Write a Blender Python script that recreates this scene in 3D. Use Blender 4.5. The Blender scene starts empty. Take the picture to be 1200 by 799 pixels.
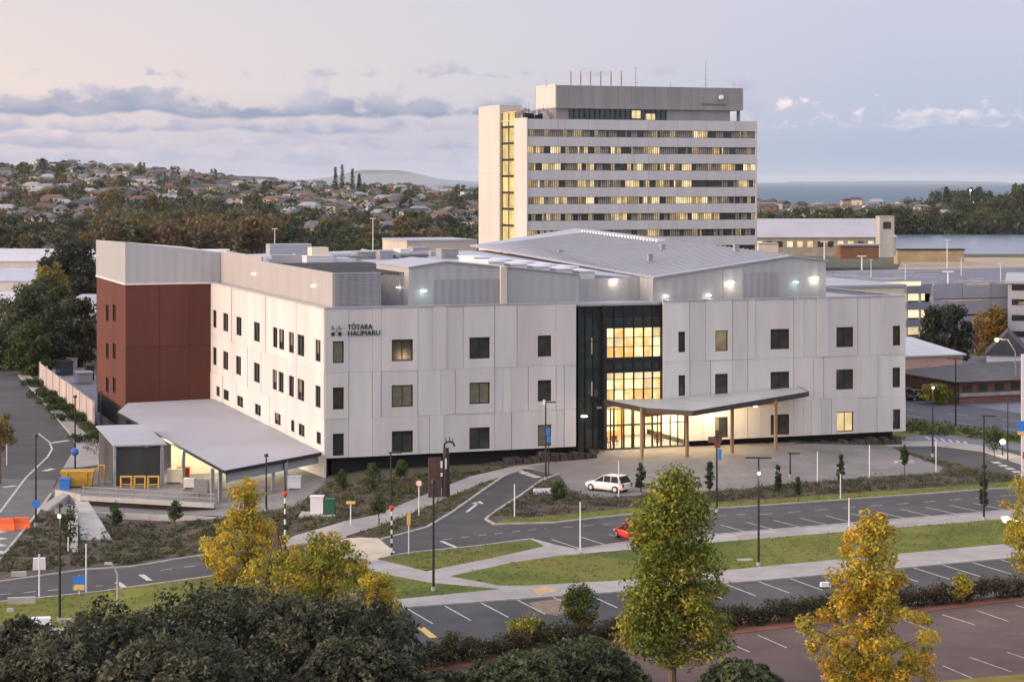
import bpy, bmesh, math, random
from mathutils import Vector, Matrix, noise
R = math.radians
random.seed(7)
sc = bpy.context.scene
COL = sc.collection

# ------------------------------------------------------------------ camera
F = 2400.0          # focal length in pixels of the 1200 px wide photograph
HY = 212.0          # row of the horizon
CAMZ = 28.5
cam_d = bpy.data.cameras.new('camera')
cam = bpy.data.objects.new('camera', cam_d)
COL.objects.link(cam)
cam.location = (0, 0, CAMZ)
cam.rotation_euler = (R(90), 0, 0)
cam_d.sensor_width = 36
cam_d.lens = 36*F/1200
cam_d.shift_y = -(399.5-HY)/1200
cam_d.clip_start = 1
cam_d.clip_end = 120000
sc.camera = cam

# ------------------------------------------------------------------ light
sc.view_settings.view_transform = 'Standard'
sc.view_settings.look = 'None'
sc.view_settings.gamma = 1
sc.view_settings.use_curve_mapping = False
sc.view_settings.exposure = 0.58
SUN_EL, SUN_AZ = 12.0, -112.0     # azimuth measured from +Y towards +X : the glow is to the left, a little behind
world = bpy.data.worlds.new('World')
sc.world = world
world.use_nodes = True
nt = world.node_tree
N = nt.nodes
L = nt.links
bgn = N['Background']
def nd(t, **kw):
    n = N.new(t)
    for k, v in kw.items():
        setattr(n, k, v)
    return n
def mth(op, a, b=None, c=None, clamp=False):
    n = nd('ShaderNodeMath', operation=op)
    n.use_clamp = clamp
    for i, s in enumerate((a, b, c)):
        if s is None: continue
        if isinstance(s, (int, float)): n.inputs[i].default_value = s
        else: L.new(s, n.inputs[i])
    return n.outputs[0]
def ramp(f, pts, interp='LINEAR'):
    n = nd('ShaderNodeValToRGB')
    n.color_ramp.interpolation = interp
    e = n.color_ramp.elements
    while len(e) > 1: e.remove(e[-1])
    e[0].position = pts[0][0]; e[0].color = (*pts[0][1], 1)
    for p, c in pts[1:]:
        k = e.new(p); k.color = (*c, 1)
    L.new(f, n.inputs[0])
    return n.outputs[0]
def mix(f, a, b, blend='MIX'):
    n = nd('ShaderNodeMix', data_type='RGBA', blend_type=blend)
    for s, i in ((f, 0), (a, 6), (b, 7)):
        if isinstance(s, (int, float)): n.inputs[i].default_value = s
        elif isinstance(s, tuple): n.inputs[i].default_value = (*s, 1)
        else: L.new(s, n.inputs[i])
    return n.outputs[2]
sky = nd('ShaderNodeTexSky', sky_type='NISHITA')
sky.sun_disc = False
sky.sun_elevation = R(SUN_EL)
sky.sun_rotation = R(SUN_AZ)
sky.altitude = 30
sky.air_density = 1.2
sky.dust_density = 2.0
tc = nd('ShaderNodeTexCoord')
sep = nd('ShaderNodeSeparateXYZ')
L.new(tc.outputs['Generated'], sep.inputs[0])
X_, Y_, Z_ = sep.outputs
az = mth('ARCTAN2', X_, Y_)
# evening veil: pale lilac near the horizon, brighter cream on the sunset side
el = mth('DIVIDE', Z_, 0.10, clamp=True)
cool = ramp(el, [(0, (.29, .35, .47)), (.10, (.29, .36, .49)), (.35, (.35, .40, .53)), (.7, (.40, .42, .54)), (1, (.43, .43, .55))])
warm = ramp(el, [(0, (.42, .41, .49)), (.15, (.50, .45, .49)), (.45, (.64, .54, .51)), (.75, (.59, .52, .52)), (1, (.54, .49, .53))])
wf = mth('MULTIPLY_ADD', az, -2.3, .42, clamp=True)
veil = mix(wf, cool, warm)
up = mth('DIVIDE', mth('SUBTRACT', Z_, .09), .5, clamp=True)
veil = mix(up, veil, (.92, .90, 1.00))
# glow round the sunset point
sa = R(SUN_AZ)
dt = mth('ADD', mth('MULTIPLY', X_, math.sin(sa)), mth('MULTIPLY', Y_, math.cos(sa)))
glow = mth('POWER', mth('MAXIMUM', dt, 0.0), 2.5)
glow = mth('MULTIPLY', glow, mth('SUBTRACT', 1.0, mth('MULTIPLY', mth('ABSOLUTE', Z_), 1.2), clamp=True))
veil = mix(glow, veil, (2.1, 1.55, 1.2))
# clouds: two bands low over the horizon
def vecs(sx, sz, ox, oz=0.0):
    c = nd('ShaderNodeCombineXYZ')
    L.new(mth('MULTIPLY_ADD', az, sx, ox), c.inputs[0])
    L.new(mth('MULTIPLY_ADD', Z_, sz, oz), c.inputs[1])
    return c.outputs[0]
def noi(v, scale, detail, rough=.55, dist=0.0):
    n = nd('ShaderNodeTexNoise')
    L.new(v, n.inputs['Vector'])
    n.inputs['Scale'].default_value = scale
    n.inputs['Detail'].default_value = detail
    n.inputs['Roughness'].default_value = rough
    n.inputs['Distortion'].default_value = dist
    return n.outputs[0]
lf = mth('MULTIPLY_ADD', az, -9.0, 1.2, clamp=True)
front = mth('GREATER_THAN', Y_, 0.0)
def cloud_layer(col_in, base_py, top_py, f, seed, thr, gain, amt, dark, lightc, mask=None, flat=.0016):
    """cumulus seen edge on: flat base at one height, bumpy tops, lit above and grey below"""
    zb_, zt_ = (212-base_py)/2400, (212-top_py)/2400
    n1 = noi(vecs(f*1.7, f*2.3, seed, seed*.37), 1.0, 6, .60)
    hgt = mth('DIVIDE', mth('SUBTRACT', Z_, zb_), zt_-zb_)
    d = mth('SUBTRACT', n1, mth('MULTIPLY_ADD', hgt, .24, thr))
    d = mth('MULTIPLY', d, gain, clamp=True)
    low = noi(vecs(f*1.7, 20, seed+9), 1.0, 2)
    cut = mth('DIVIDE', mth('SUBTRACT', Z_, mth('MULTIPLY_ADD', mth('SUBTRACT', low, .5), .013, zb_)), flat, clamp=True)
    d = mth('MULTIPLY', mth('MULTIPLY', d, cut), front)
    if mask is not None: d = mth('MULTIPLY', d, mask)
    n2 = noi(vecs(f*2.2, f*5, seed+4), 1.0, 3)
    sh = mth('ADD', mth('MULTIPLY', hgt, .95), mth('MULTIPLY', mth('SUBTRACT', n2, .5), 1.6), clamp=True)
    return mix(mth('MULTIPLY', d, amt), col_in, mix(sh, dark, lightc))
rf_ = mth('SUBTRACT', 1.0, lf)
# far low layers first, nearer higher ones over them
veil = cloud_layer(veil, 208, 180, 15, 1.3, .26, 6, .70, (.36, .38, .50), (.60, .52, .57), lf)
veil = cloud_layer(veil, 192, 162, 22, 5.1, .31, 7, .75, (.33, .35, .48), (.64, .54, .56), lf)
veil = cloud_layer(veil, 174, 142, 20, 12.7, .36, 9, .80, (.30, .32, .45), (.70, .57, .58), lf)
veil = cloud_layer(veil, 157, 122, 20, 3.9, .36, 10, .85, (.28, .31, .44), (.68, .56, .57), lf)
veil = cloud_layer(veil, 138, 92, 17, 8.4, .355, 11, .92, (.21, .25, .37), (.50, .46, .54), lf)
veil = cloud_layer(veil, 92, 60, 22, 4.4, .46, 11, .85, (.32, .34, .45), (.48, .45, .53), lf)
veil = cloud_layer(veil, 200, 172, 12, 2.2, .36, 4, .45, (.33, .39, .52), (.46, .47, .57), rf_)
veil = cloud_layer(veil, 153, 120, 44, 6.6, .35, 10, .9, (.33, .38, .51), (.78, .66, .67), rf_)
veil = cloud_layer(veil, 106, 62, 22, 15.5, .52, 9, .85, (.33, .35, .47), (.50, .47, .55), rf_)
nish = mix(1.0, sky.outputs[0], (.10, .10, .10), 'MULTIPLY')
final = mix(.12, veil, nish)
below = mth('LESS_THAN', Z_, -0.0005)
L.new(final, bgn.inputs[0])
bgn.inputs[1].default_value = 1.0
world.cycles.sampling_method = 'MANUAL'
world.cycles.sample_map_resolution = 256

sun_d = bpy.data.lights.new('sun', 'SUN')
sun_d.energy = 2.5
sun_d.angle = R(22)
sun_d.color = (1.0, .74, .55)
sun = bpy.data.objects.new('sun', sun_d)
COL.objects.link(sun)
sdir = Vector((math.sin(sa)*math.cos(R(SUN_EL)), math.cos(sa)*math.cos(R(SUN_EL)), math.sin(R(SUN_EL))))
sun.rotation_euler = sdir.to_track_quat('Z', 'Y').to_euler()
sc.cycles.max_bounces = 5
sc.cycles.diffuse_bounces = 2
sc.cycles.glossy_bounces = 2
sc.cycles.transmission_bounces = 3
sc.cycles.transparent_max_bounces = 6
sc.cycles.volume_bounces = 0
sc.cycles.use_denoising = True
sc.cycles.sample_clamp_indirect = 4

# ------------------------------------------------------------------ materials
MATS = {}
def mat(name, col, rough=.7, var=.12, scale=.6, metal=0.0, spec=.3, bump=0.0, bscale=8.0, tint=False, emit=None, estr=0.0,
        fac2=None, streak=False, trans=0.0, sheen=0.0):
    if name in MATS: return MATS[name]
    m = bpy.data.materials.new(name)
    m.use_nodes = True
    t = m.node_tree
    b = t.nodes['Principled BSDF']
    b.inputs['Roughness'].default_value = rough
    b.inputs['Metallic'].default_value = metal
    b.inputs['Specular IOR Level'].default_value = spec
    tcn = t.nodes.new('ShaderNodeTexCoord')
    src = None
    if var > 0:
        nz = t.nodes.new('ShaderNodeTexNoise')
        nz.inputs['Scale'].default_value = scale
        nz.inputs['Detail'].default_value = 6
        nz.inputs['Roughness'].default_value = .65
        if streak:
            mp = t.nodes.new('ShaderNodeMapping')
            mp.inputs['Scale'].default_value = (1, 1, .12)
            t.links.new(tcn.outputs['Object'], mp.inputs[0])
            t.links.new(mp.outputs[0], nz.inputs['Vector'])
        else:
            t.links.new(tcn.outputs['Object'], nz.inputs['Vector'])
        cr = t.nodes.new('ShaderNodeValToRGB')
        c2 = fac2 or tuple(min(1, c*(1+var)) for c in col)
        c1 = tuple(c*(1-var) for c in col) if not fac2 else col
        cr.color_ramp.elements[0].position = .32
        cr.color_ramp.elements[0].color = (*c1, 1)
        cr.color_ramp.elements[1].position = .68
        cr.color_ramp.elements[1].color = (*c2, 1)
        t.links.new(nz.outputs[0], cr.inputs[0])
        src = cr.outputs[0]
    if tint:
        at = t.nodes.new('ShaderNodeAttribute')
        at.attribute_name = 'tint'
        mx = t.nodes.new('ShaderNodeMix')
        mx.data_type = 'RGBA'; mx.blend_type = 'MULTIPLY'
        mx.inputs[0].default_value = 1
        if src: t.links.new(src, mx.inputs[6])
        else: mx.inputs[6].default_value = (*col, 1)
        t.links.new(at.outputs['Color'], mx.inputs[7])
        src = mx.outputs[2]
    if src: t.links.new(src, b.inputs['Base Color'])
    else: b.inputs['Base Color'].default_value = (*col, 1)
    if bump > 0:
        bn = t.nodes.new('ShaderNodeTexNoise')
        bn.inputs['Scale'].default_value = bscale
        bn.inputs['Detail'].default_value = 4
        t.links.new(tcn.outputs['Object'], bn.inputs['Vector'])
        bp = t.nodes.new('ShaderNodeBump')
        bp.inputs['Strength'].default_value = bump
        bp.inputs['Distance'].default_value = .05
        t.links.new(bn.outputs[0], bp.inputs['Height'])
        t.links.new(bp.outputs[0], b.inputs['Normal'])
    if emit:
        b.inputs['Emission Color'].default_value = (*emit, 1)
        b.inputs['Emission Strength'].default_value = estr
    if trans > 0:
        o = t.nodes['Material Output']
        tl = t.nodes.new('ShaderNodeBsdfTranslucent')
        t.links.new(src, tl.inputs[0])
        ms = t.nodes.new('ShaderNodeMixShader')
        ms.inputs[0].default_value = trans
        t.links.new(b.outputs[0], ms.inputs[1])
        t.links.new(tl.outputs[0], ms.inputs[2])
        t.links.new(ms.outputs[0], o.inputs[0])
    MATS[name] = m
    return m
def emitmat(name, c1, c2, strength, scale=.6, stripes=False):
    """a lit window: light with uneven brightness from the room behind it"""
    if name in MATS: return MATS[name]
    m = mat(name, (.1, .08, .05), .2, 0)
    t = m.node_tree
    b = t.nodes['Principled BSDF']
    tcn = t.nodes.new('ShaderNodeTexCoord')
    nz = t.nodes.new('ShaderNodeTexNoise')
    nz.inputs['Scale'].default_value = scale
    nz.inputs['Detail'].default_value = 3
    t.links.new(tcn.outputs['Object'], nz.inputs['Vector'])
    oi = t.nodes.new('ShaderNodeObjectInfo')
    ad = t.nodes.new('ShaderNodeMath'); ad.operation = 'MULTIPLY_ADD'
    ad.inputs[1].default_value = .5; 
    t.links.new(oi.outputs['Random'], ad.inputs[0]); 
    su = t.nodes.new('ShaderNodeMath'); su.operation = 'SUBTRACT'; su.inputs[1].default_value = .25
    t.links.new(nz.outputs[0], su.inputs[0]); t.links.new(su.outputs[0], ad.inputs[2])
    cr = t.nodes.new('ShaderNodeValToRGB')
    cr.color_ramp.elements[0].position = .25; cr.color_ramp.elements[0].color = (*c1, 1)
    cr.color_ramp.elements[1].position = .72; cr.color_ramp.elements[1].color = (*c2, 1)
    t.links.new(ad.outputs[0], cr.inputs[0])
    t.links.new(cr.outputs[0], b.inputs['Emission Color'])
    b.inputs['Emission Strength'].default_value = strength
    return m
def glassmat(name, col, col2):
    """dark window seen from outside: the dim room with the sheen of glass over it"""
    m = mat(name, col, .08, .01, .8, fac2=col2, spec=.8)
    return m

M = dict(
    ground=mat('ground_mix', (.055, .058, .035), .95, .3, .15, fac2=(.10, .095, .06), bump=.3),
    asphalt=mat('asphalt', (.05, .05, .054), .85, .2, .25, fac2=(.08, .079, .083), bump=.25, bscale=20),
    asphalt2=mat('asphalt_old', (.080, .055, .053), .88, .2, .3, fac2=(.130, .088, .082), bump=.25, bscale=20),
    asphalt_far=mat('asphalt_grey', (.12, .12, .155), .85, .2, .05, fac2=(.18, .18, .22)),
    paver=mat('paving', (.155, .15, .15), .8, .2, .5, fac2=(.215, .205, .20), bump=.2),
    path=mat('path_concrete', (.27, .255, .25), .85, .15, .5, fac2=(.36, .34, .335), bump=.15),
    pathy=mat('path_pale', (.46, .40, .31), .85, .15, .5),
    kerb=mat('kerb_concrete', (.34, .33, .32), .85, .2, 1.0),
    conc=mat('concrete_wall', (.36, .35, .34), .85, .15, .6, streak=True),
    white=mat('white_paint', (.22, .22, .22), .7, .25, 3.5, fac2=(.66, .65, .62)),
    yellow=mat('yellow_paint', (.62, .42, .12), .6, .2, 3),
    grass=mat('grass', (.062, .098, .012), .95, .3, .16, fac2=(.155, .160, .026), bump=.6, bscale=6),
    mulch=mat('mulch', (.055, .040, .032), .95, .3, .6, fac2=(.105, .085, .065), bump=.6, bscale=5),
    redsoil=mat('red_soil', (.14, .055, .035), .95, .3, .7, fac2=(.20, .09, .055), bump=.5),
    black=mat('black_metal', (.018, .018, .02), .5, .1, 3),
    grey=mat('grey_metal', (.30, .30, .31), .55, .1, 3, metal=.2),
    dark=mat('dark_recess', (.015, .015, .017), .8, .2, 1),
    panel=mat('precast_panel', (.56, .55, .55), .75, .11, .35, tint=True, streak=True),
    brick=mat('red_panel', (.108, .036, .026), .8, .13, .5, tint=True, streak=True),
    clad=mat('metal_cladding', (.40, .405, .425), .45, .06, .4, metal=.15, tint=True, streak=True),
    cladd=mat('dark_cladding', (.30, .30, .34), .5, .06, .4, tint=True, streak=True),
    roof=mat('roof_membrane', (.31, .31, .35), .6, .1, .08, fac2=(.38, .38, .42)),
    roofm=mat('roof_metal', (.36, .37, .43), .50, .07, .12, metal=.2),
    skylt=mat('skylight_sheet', (.66, .66, .70), .35, .04, .5),
    wood=mat('timber', (.33, .17, .07), .6, .25, 1.2, fac2=(.45, .25, .11), streak=True),
    woodd=mat('timber_dark', (.14, .075, .045), .6, .25, 1.2, streak=True),
    rust=mat('rusty_steel', (.09, .052, .045), .8, .3, 2),
    rock=mat('stone_base', (.03, .026, .024), .9, .5, 1.3, fac2=(.09, .07, .06), bump=.8, bscale=3),
    tower=mat('tower_concrete', (.54, .535, .57), .75, .08, .3, tint=True, streak=True),
    towerlit=mat('tower_concrete_lit', (.56, .50, .47), .75, .07, .3, tint=True, streak=True),  # same concrete as the front; warm sunset light painted into its colour
    towerd=mat('tower_penthouse', (.27, .265, .27), .7, .12, .3, tint=True, streak=True),
    orange=mat('orange_plastic', (.85, .16, .05), .5, .1, 3),
    yel=mat('yellow_steel', (.50, .30, .05), .5, .15, 2),
    blue=mat('blue_sign', (.04, .17, .55), .4, .05, 3),
    red=mat('red_paint', (.55, .04, .03), .4, .1, 3),
    green=mat('green_box', (.02, .11, .07), .5, .1, 3),
    shed=mat('shed_cladding', (.07, .07, .07), .7, .15, .8, streak=True),
    bark=mat('bark', (.13, .095, .07), .9, .3, 3, bump=.5),
    signt=mat('sign_green_black', (.012, .03, .02), .5, 0),
    signg=mat('sign_grey', (.16, .20, .18), .5, 0),
    cream=mat('cream_wall', (.62, .56, .45), .8, .1, .5),
    carglass=mat('car_glass', (.015, .017, .02), .5, 0, spec=.08),
    carwhite=mat('car_white', (.72, .72, .73), .25, .02, 1, spec=.6),
    carred=mat('car_red', (.55, .045, .03), .25, .02, 1, spec=.6),
    cardark=mat('car_dark', (.03, .035, .045), .25, .02, 1, spec=.6),
    carsilver=mat('car_silver', (.38, .39, .41), .3, .02, 1, spec=.6, metal=.4),
    tyre=mat('tyre', (.02, .02, .02), .9, 0),
    rim=mat('rim', (.4, .4, .42), .35, 0, metal=.7),
    tail=mat('tail_light', (.45, .02, .02), .3, 0),
    headl=mat('head_light', (.7, .7, .68), .15, 0),
    water=mat('lake_water', (.10, .14, .20), .22, .06, .01, spec=.5, bump=.15, bscale=.25),
    sea=mat('sea_water', (.035, .085, .14), .6, .08, .002, spec=.25),
    glassw=glassmat('window_glass', (.018, .020, .018), (.055, .052, .042)),
    litoff=glassmat('window_glass_dull', (.045, .028, .024), (.075, .045, .035)),
    glassg=glassmat('green_glass', (.020, .030, .030), (.045, .062, .060)),
    litw=emitmat('lit_window', (.30, .20, .09), (.78, .56, .28), .8, .5),
    litb=emitmat('lit_window_bright', (.60, .42, .19), (.95, .80, .50), .85, .7),
    litc=emitmat('lit_glazing', (.62, .34, .10), (1.0, .80, .42), 1.05, 1.6),
    litd=emitmat('lit_window_dim', (.10, .075, .045), (.34, .26, .14), .75, .5),
    litstair=emitmat('lit_stair', (.35, .24, .06), (.75, .55, .20), .9, .35),
    lamp=mat('lamp_glow', (1, 1, 1), .5, 0, emit=(1, .86, .55), estr=9),
    lampw=mat('lamp_glow_white', (1, 1, 1), .5, 0, emit=(1, .95, .80), estr=3),
    lampg=mat('lamp_glow_green', (1, 1, 1), .5, 0, emit=(.55, 1, .85), estr=1.8),
    lampo=mat('lamp_glow_orange', (1, 1, 1), .5, 0, emit=(1, .70, .38), estr=16),
)
# corrugation on the metal sheets: real vertical ribs as bump
def weather(m, dark, light, big=.06, amt=.55):
    t = m.node_tree; b = t.nodes['Principled BSDF']
    src = b.inputs['Base Color'].links[0].from_socket
    tcn = t.nodes.new('ShaderNodeTexCoord')
    n1 = t.nodes.new('ShaderNodeTexNoise'); n1.inputs['Scale'].default_value = big; n1.inputs['Detail'].default_value = 3; n1.inputs['Distortion'].default_value = 1.2
    n2 = t.nodes.new('ShaderNodeTexVoronoi'); n2.inputs['Scale'].default_value = .16; n2.distance = 'CHEBYCHEV'
    n3 = t.nodes.new('ShaderNodeTexNoise'); n3.inputs['Scale'].default_value = .9; n3.inputs['Detail'].default_value = 8; n3.inputs['Roughness'].default_value = .75
    for n_ in (n1, n2, n3): t.links.new(tcn.outputs['Object'], n_.inputs['Vector'])
    last = src
    for sock, lo, hi, c in ((n1.outputs[0], .42, .62, dark), (n2.outputs['Color'], .80, .82, light), (n3.outputs[0], .60, .72, dark)):
        cr = t.nodes.new('ShaderNodeValToRGB')
        cr.color_ramp.elements[0].position = lo; cr.color_ramp.elements[0].color = (0, 0, 0, 1)
        cr.color_ramp.elements[1].position = hi; cr.color_ramp.elements[1].color = (amt, amt, amt, 1)
        t.links.new(sock, cr.inputs[0])
        mx = t.nodes.new('ShaderNodeMix'); mx.data_type = 'RGBA'
        t.links.new(cr.outputs[0], mx.inputs[0]); t.links.new(last, mx.inputs[6]); mx.inputs[7].default_value = (*c, 1)
        last = mx.outputs[2]
    t.links.new(last, b.inputs['Base Color'])
weather(M['asphalt'], (.042, .042, .046), (.085, .085, .088))
weather(M['asphalt2'], (.062, .043, .042), (.13, .092, .087))
weather(M['paver'], (.125, .12, .12), (.22, .21, .205), .09, .5)
weather(M['path'], (.22, .21, .205), (.38, .365, .36), .12, .5)
weather(M['grass'], (.15, .135, .03), (.05, .085, .012), .10, .75)
def ribbed(m, scale, strength=.6, axis=(1, 1, 0)):
    t = m.node_tree
    b = t.nodes['Principled BSDF']
    tcn = t.nodes.new('ShaderNodeTexCoord')
    mp = t.nodes.new('ShaderNodeMapping')
    mp.inputs['Scale'].default_value = axis
    wv = t.nodes.new('ShaderNodeTexWave')
    wv.bands_direction = 'DIAGONAL' if axis[2] == 0 else 'Z'
    wv.inputs['Scale'].default_value = scale
    wv.inputs['Distortion'].default_value = 0
    bp = t.nodes.new('ShaderNodeBump')
    bp.inputs['Strength'].default_value = strength
    bp.inputs['Distance'].default_value = .06
    t.links.new(tcn.outputs['Object'], mp.inputs[0])
    t.links.new(mp.outputs[0], wv.inputs[0])
    t.links.new(wv.outputs[0], bp.inputs['Height'])
    t.links.new(bp.outputs[0], b.inputs['Normal'])
ribbed(M['clad'], .55, .5)
ribbed(M['cladd'], .8, .4)
ribbed(M['roofm'], .35, .35, (1, .0001, 0))

# ------------------------------------------------------------------ mesh helpers
class MB:
    def __init__(s):
        s.v = []; s.f = []; s.t = []; s.mi = []; s.cur = 0
    def add(s, vs, fs, tint=None):
        o = len(s.v)
        s.v += [tuple(p) for p in vs]
        for f in fs:
            s.f.append([i+o for i in f]); s.t.append(tint if tint is not None else 1.0); s.mi.append(s.cur)
    def box(s, x0, x1, y0, y1, z0, z1, tint=None):
        if x0 > x1: x0, x1 = x1, x0
        if y0 > y1: y0, y1 = y1, y0
        if z0 > z1: z0, z1 = z1, z0
        s.add([(x0,y0,z0),(x1,y0,z0),(x1,y1,z0),(x0,y1,z0),(x0,y0,z1),(x1,y0,z1),(x1,y1,z1),(x0,y1,z1)],
              [(0,3,2,1),(4,5,6,7),(0,1,5,4),(1,2,6,5),(2,3,7,6),(3,0,4,7)], tint)
    def hexa(s, b, t, tint=None):      # bottom four, top four corners (same winding, counter-clockwise)
        n = len(b)
        s.add(list(b)+list(t), [tuple(range(n-1,-1,-1)), tuple(range(n,2*n))]+[(i,(i+1)%n,n+(i+1)%n,n+i) for i in range(n)], tint)
    def prism(s, pts, z0, z1, tint=None):
        s.hexa([(x,y,z0) for x,y in pts], [(x,y,z1) for x,y in pts], tint)
    def tube(s, p0, p1, r0, r1=None, n=8, tint=None):
        r1 = r0 if r1 is None else r1
        p0 = Vector(p0); p1 = Vector(p1)
        d = (p1-p0).normalized()
        a = d.orthogonal().normalized(); b = d.cross(a)
        vs = []
        for p, r in ((p0, r0), (p1, r1)):
            for i in range(n):
                q = 2*math.pi*i/n
                vs.append(p+a*math.cos(q)*r+b*math.sin(q)*r)
        s.add(vs, [tuple(range(n-1,-1,-1)), tuple(range(n,2*n))]+[(i,(i+1)%n,n+(i+1)%n,n+i) for i in range(n)], tint)
    def ball(s, c, r, n=8, m=6, sz=1.0, tint=None):
        vs = []
        for j in range(m+1):
            ph = math.pi*j/m
            for i in range(n):
                th = 2*math.pi*i/n
                vs.append((c[0]+r*math.sin(ph)*math.cos(th), c[1]+r*math.sin(ph)*math.sin(th), c[2]+r*sz*math.cos(ph)))
        s.add(vs, [(j*n+i, (j+1)*n+i, (j+1)*n+(i+1)%n, j*n+(i+1)%n) for j in range(m) for i in range(n)], tint)
    def mesh(s, name, mats):
        me = bpy.data.meshes.new(name)
        me.from_pydata(s.v, [], s.f)
        if not isinstance(mats, (list, tuple)): mats = [mats]
        for m in mats: me.materials.append(m)
        if len(mats) > 1: me.polygons.foreach_set('material_index', s.mi)
        ca = me.attributes.new('tint', 'FLOAT_COLOR', 'FACE')
        data = []
        for t in s.t:
            if isinstance(t, (int, float)): data += [t, t, t, 1]
            else: data += [t[0], t[1], t[2], 1]
        ca.data.foreach_set('color', data)
        me.update()
        return me
    def build(s, name, mats, parent=None, loc=None, rz=0):
        o = bpy.data.objects.new(name, s.mesh(name, mats))
        COL.objects.link(o)
        if parent: o.parent = parent
        if loc is not None: o.location = loc
        o.rotation_euler.z = rz
        return o
def tag(o, label=None, cat=None, group=None, kind=None):
    if label: o['label'] = label
    if cat: o['category'] = cat
    if group: o['group'] = group
    if kind: o['kind'] = kind
    return o
def empty(name, loc, rz=0, label=None, cat=None, group=None, parent=None):
    o = bpy.data.objects.new(name, None)
    COL.objects.link(o)
    o.location = loc; o.rotation_euler.z = rz
    if parent: o.parent = parent
    return tag(o, label, cat, group)
def inst(name, me, parent=None, loc=(0,0,0), rz=0, scale=None):
    o = bpy.data.objects.new(name, me)
    COL.objects.link(o)
    if parent: o.parent = parent
    o.location = loc; o.rotation_euler.z = rz
    if scale: o.scale = scale if isinstance(scale, (tuple, list)) else (scale,)*3
    return o
KIDS = {}
def copy_tree(o, parent=None):
    c = o.copy(); COL.objects.link(c)
    c.parent = parent
    for ch in [q for q in list(COL.objects) if q.parent == o]:
        copy_tree(ch, c)
    return c

# ------------------------------------------------------------------ terrain
def smooth(a, b, x):
    t = max(0, min(1, (x-a)/(b-a))); return t*t*(3-2*t)
def near_h(x):
    if x > -14: return 0.0
    if x < -30: return -1.8
    return -1.8*(-14-x)/16
SIL = [(-400,208),(-200,198),(0,196),(50,193),(100,194),(150,197),(200,202),(240,206),(300,212),(350,216),(420,219),(560,222),(620,226),(700,230),(1600,230)]
def sil(px):
    for (a, ya), (b, yb) in zip(SIL, SIL[1:]):
        if a <= px <= b: return ya+(yb-ya)*(px-a)/(b-a)
    return SIL[0][1] if px < -400 else 230
LAKE_Z, SEA_Z = -3.0, -9.0
def terrain(x, y):
    n = near_h(x)
    if y < 500: return n
    px = 600+F*x/y
    t = smooth(700, 2300, y)
    lin = max(0, min(1, (y-750)/(2300-750)))
    top = CAMZ+(HY-sil(px))*2300/F
    if px < 640:
        z = n+(top-n)*(lin**.9) + (noise.noise(Vector((x/160, y/160, 0)))*5)*t
        if y > 2300:
            z = z - (y-2300)*.03
    else:
        z = n+ (5+4*noise.noise(Vector((x/220, y/220, 2))))*smooth(1180, 1500, y)
        z += 9*smooth(1080, 1180, px)*smooth(1250, 1600, y)*(1-smooth(2200, 2900, y))
    # coast
    coast = 2500 if px > 640 else 4200
    z = z*(1-smooth(coast-500, coast, y)) + (SEA_Z-4)*smooth(coast-500, coast, y)
    # lake basin
    if px > 860:
        ly0 = 860 if px > 1040 else 1000
        a = smooth(860, 960, px)*smooth(ly0-60, ly0, y)*(1-smooth(1180, 1230, y))
        z = z*(1-a)+(-7)*a
    return z
def G(px, py, off=0.0):
    """where the sight line through a pixel meets the near ground"""
    z = 0.0
    for _ in range(30):
        Y = F*(CAMZ-z-off)/(py-HY)
        X = (px-600)*Y/F
        z = .5*z+.5*near_h(X)
    return Vector((X, Y, z+off))
def Pz(px, py, z):
    Y = F*(CAMZ-z)/(py-HY)
    return Vector(((px-600)*Y/F, Y, z))
def Py(px, Y, z=0.0):
    return Vector(((px-600)*Y/F, Y, z))
def zat(py, Y):
    return CAMZ-(py-HY)*Y/F

# the ground sheet
def frange(a, b, s):
    r = []
    while a < b-1e-6: r.append(a); a += s
    return r
gx = sorted(set([-60000, -20000, -8000, -4000, -2500, -1700, -1200, -900]+frange(-700, 1100, 25)+[-30, -14, 1100, 1400, 1900, 2600, 4000, 8000, 20000, 60000]))
gy = sorted(set([-3000, -800, -200, 0, 100, 200, 300, 400, 500]+frange(520, 4300, 32)+[4300, 4800, 6000, 10000, 20000, 41000]))
g = MB()
g.add([(x, y, terrain(x, y) if y < 4300 else SEA_Z-4) for y in gy for x in gx],
      [(j*len(gx)+i, j*len(gx)+i+1, (j+1)*len(gx)+i+1, (j+1)*len(gx)+i) for j in range(len(gy)-1) for i in range(len(gx)-1)])
gobj = g.build('ground', M['ground']); tag(gobj, kind='structure')
for p in gobj.data.polygons: p.use_smooth = True
s_ = MB(); s_.add([(-60000, 2000, SEA_Z), (60000, 2000, SEA_Z), (60000, 40900, SEA_Z), (-60000, 40900, SEA_Z)], [(0,1,2,3)])
tag(s_.build('sea', M['sea']), kind='structure')
s_ = MB(); s_.add([(90, 780, LAKE_Z), (900, 780, LAKE_Z), (900, 1300, LAKE_Z), (90, 1300, LAKE_Z)], [(0,1,2,3)])
tag(s_.build('lake_water', M['water']), kind='structure')

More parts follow.
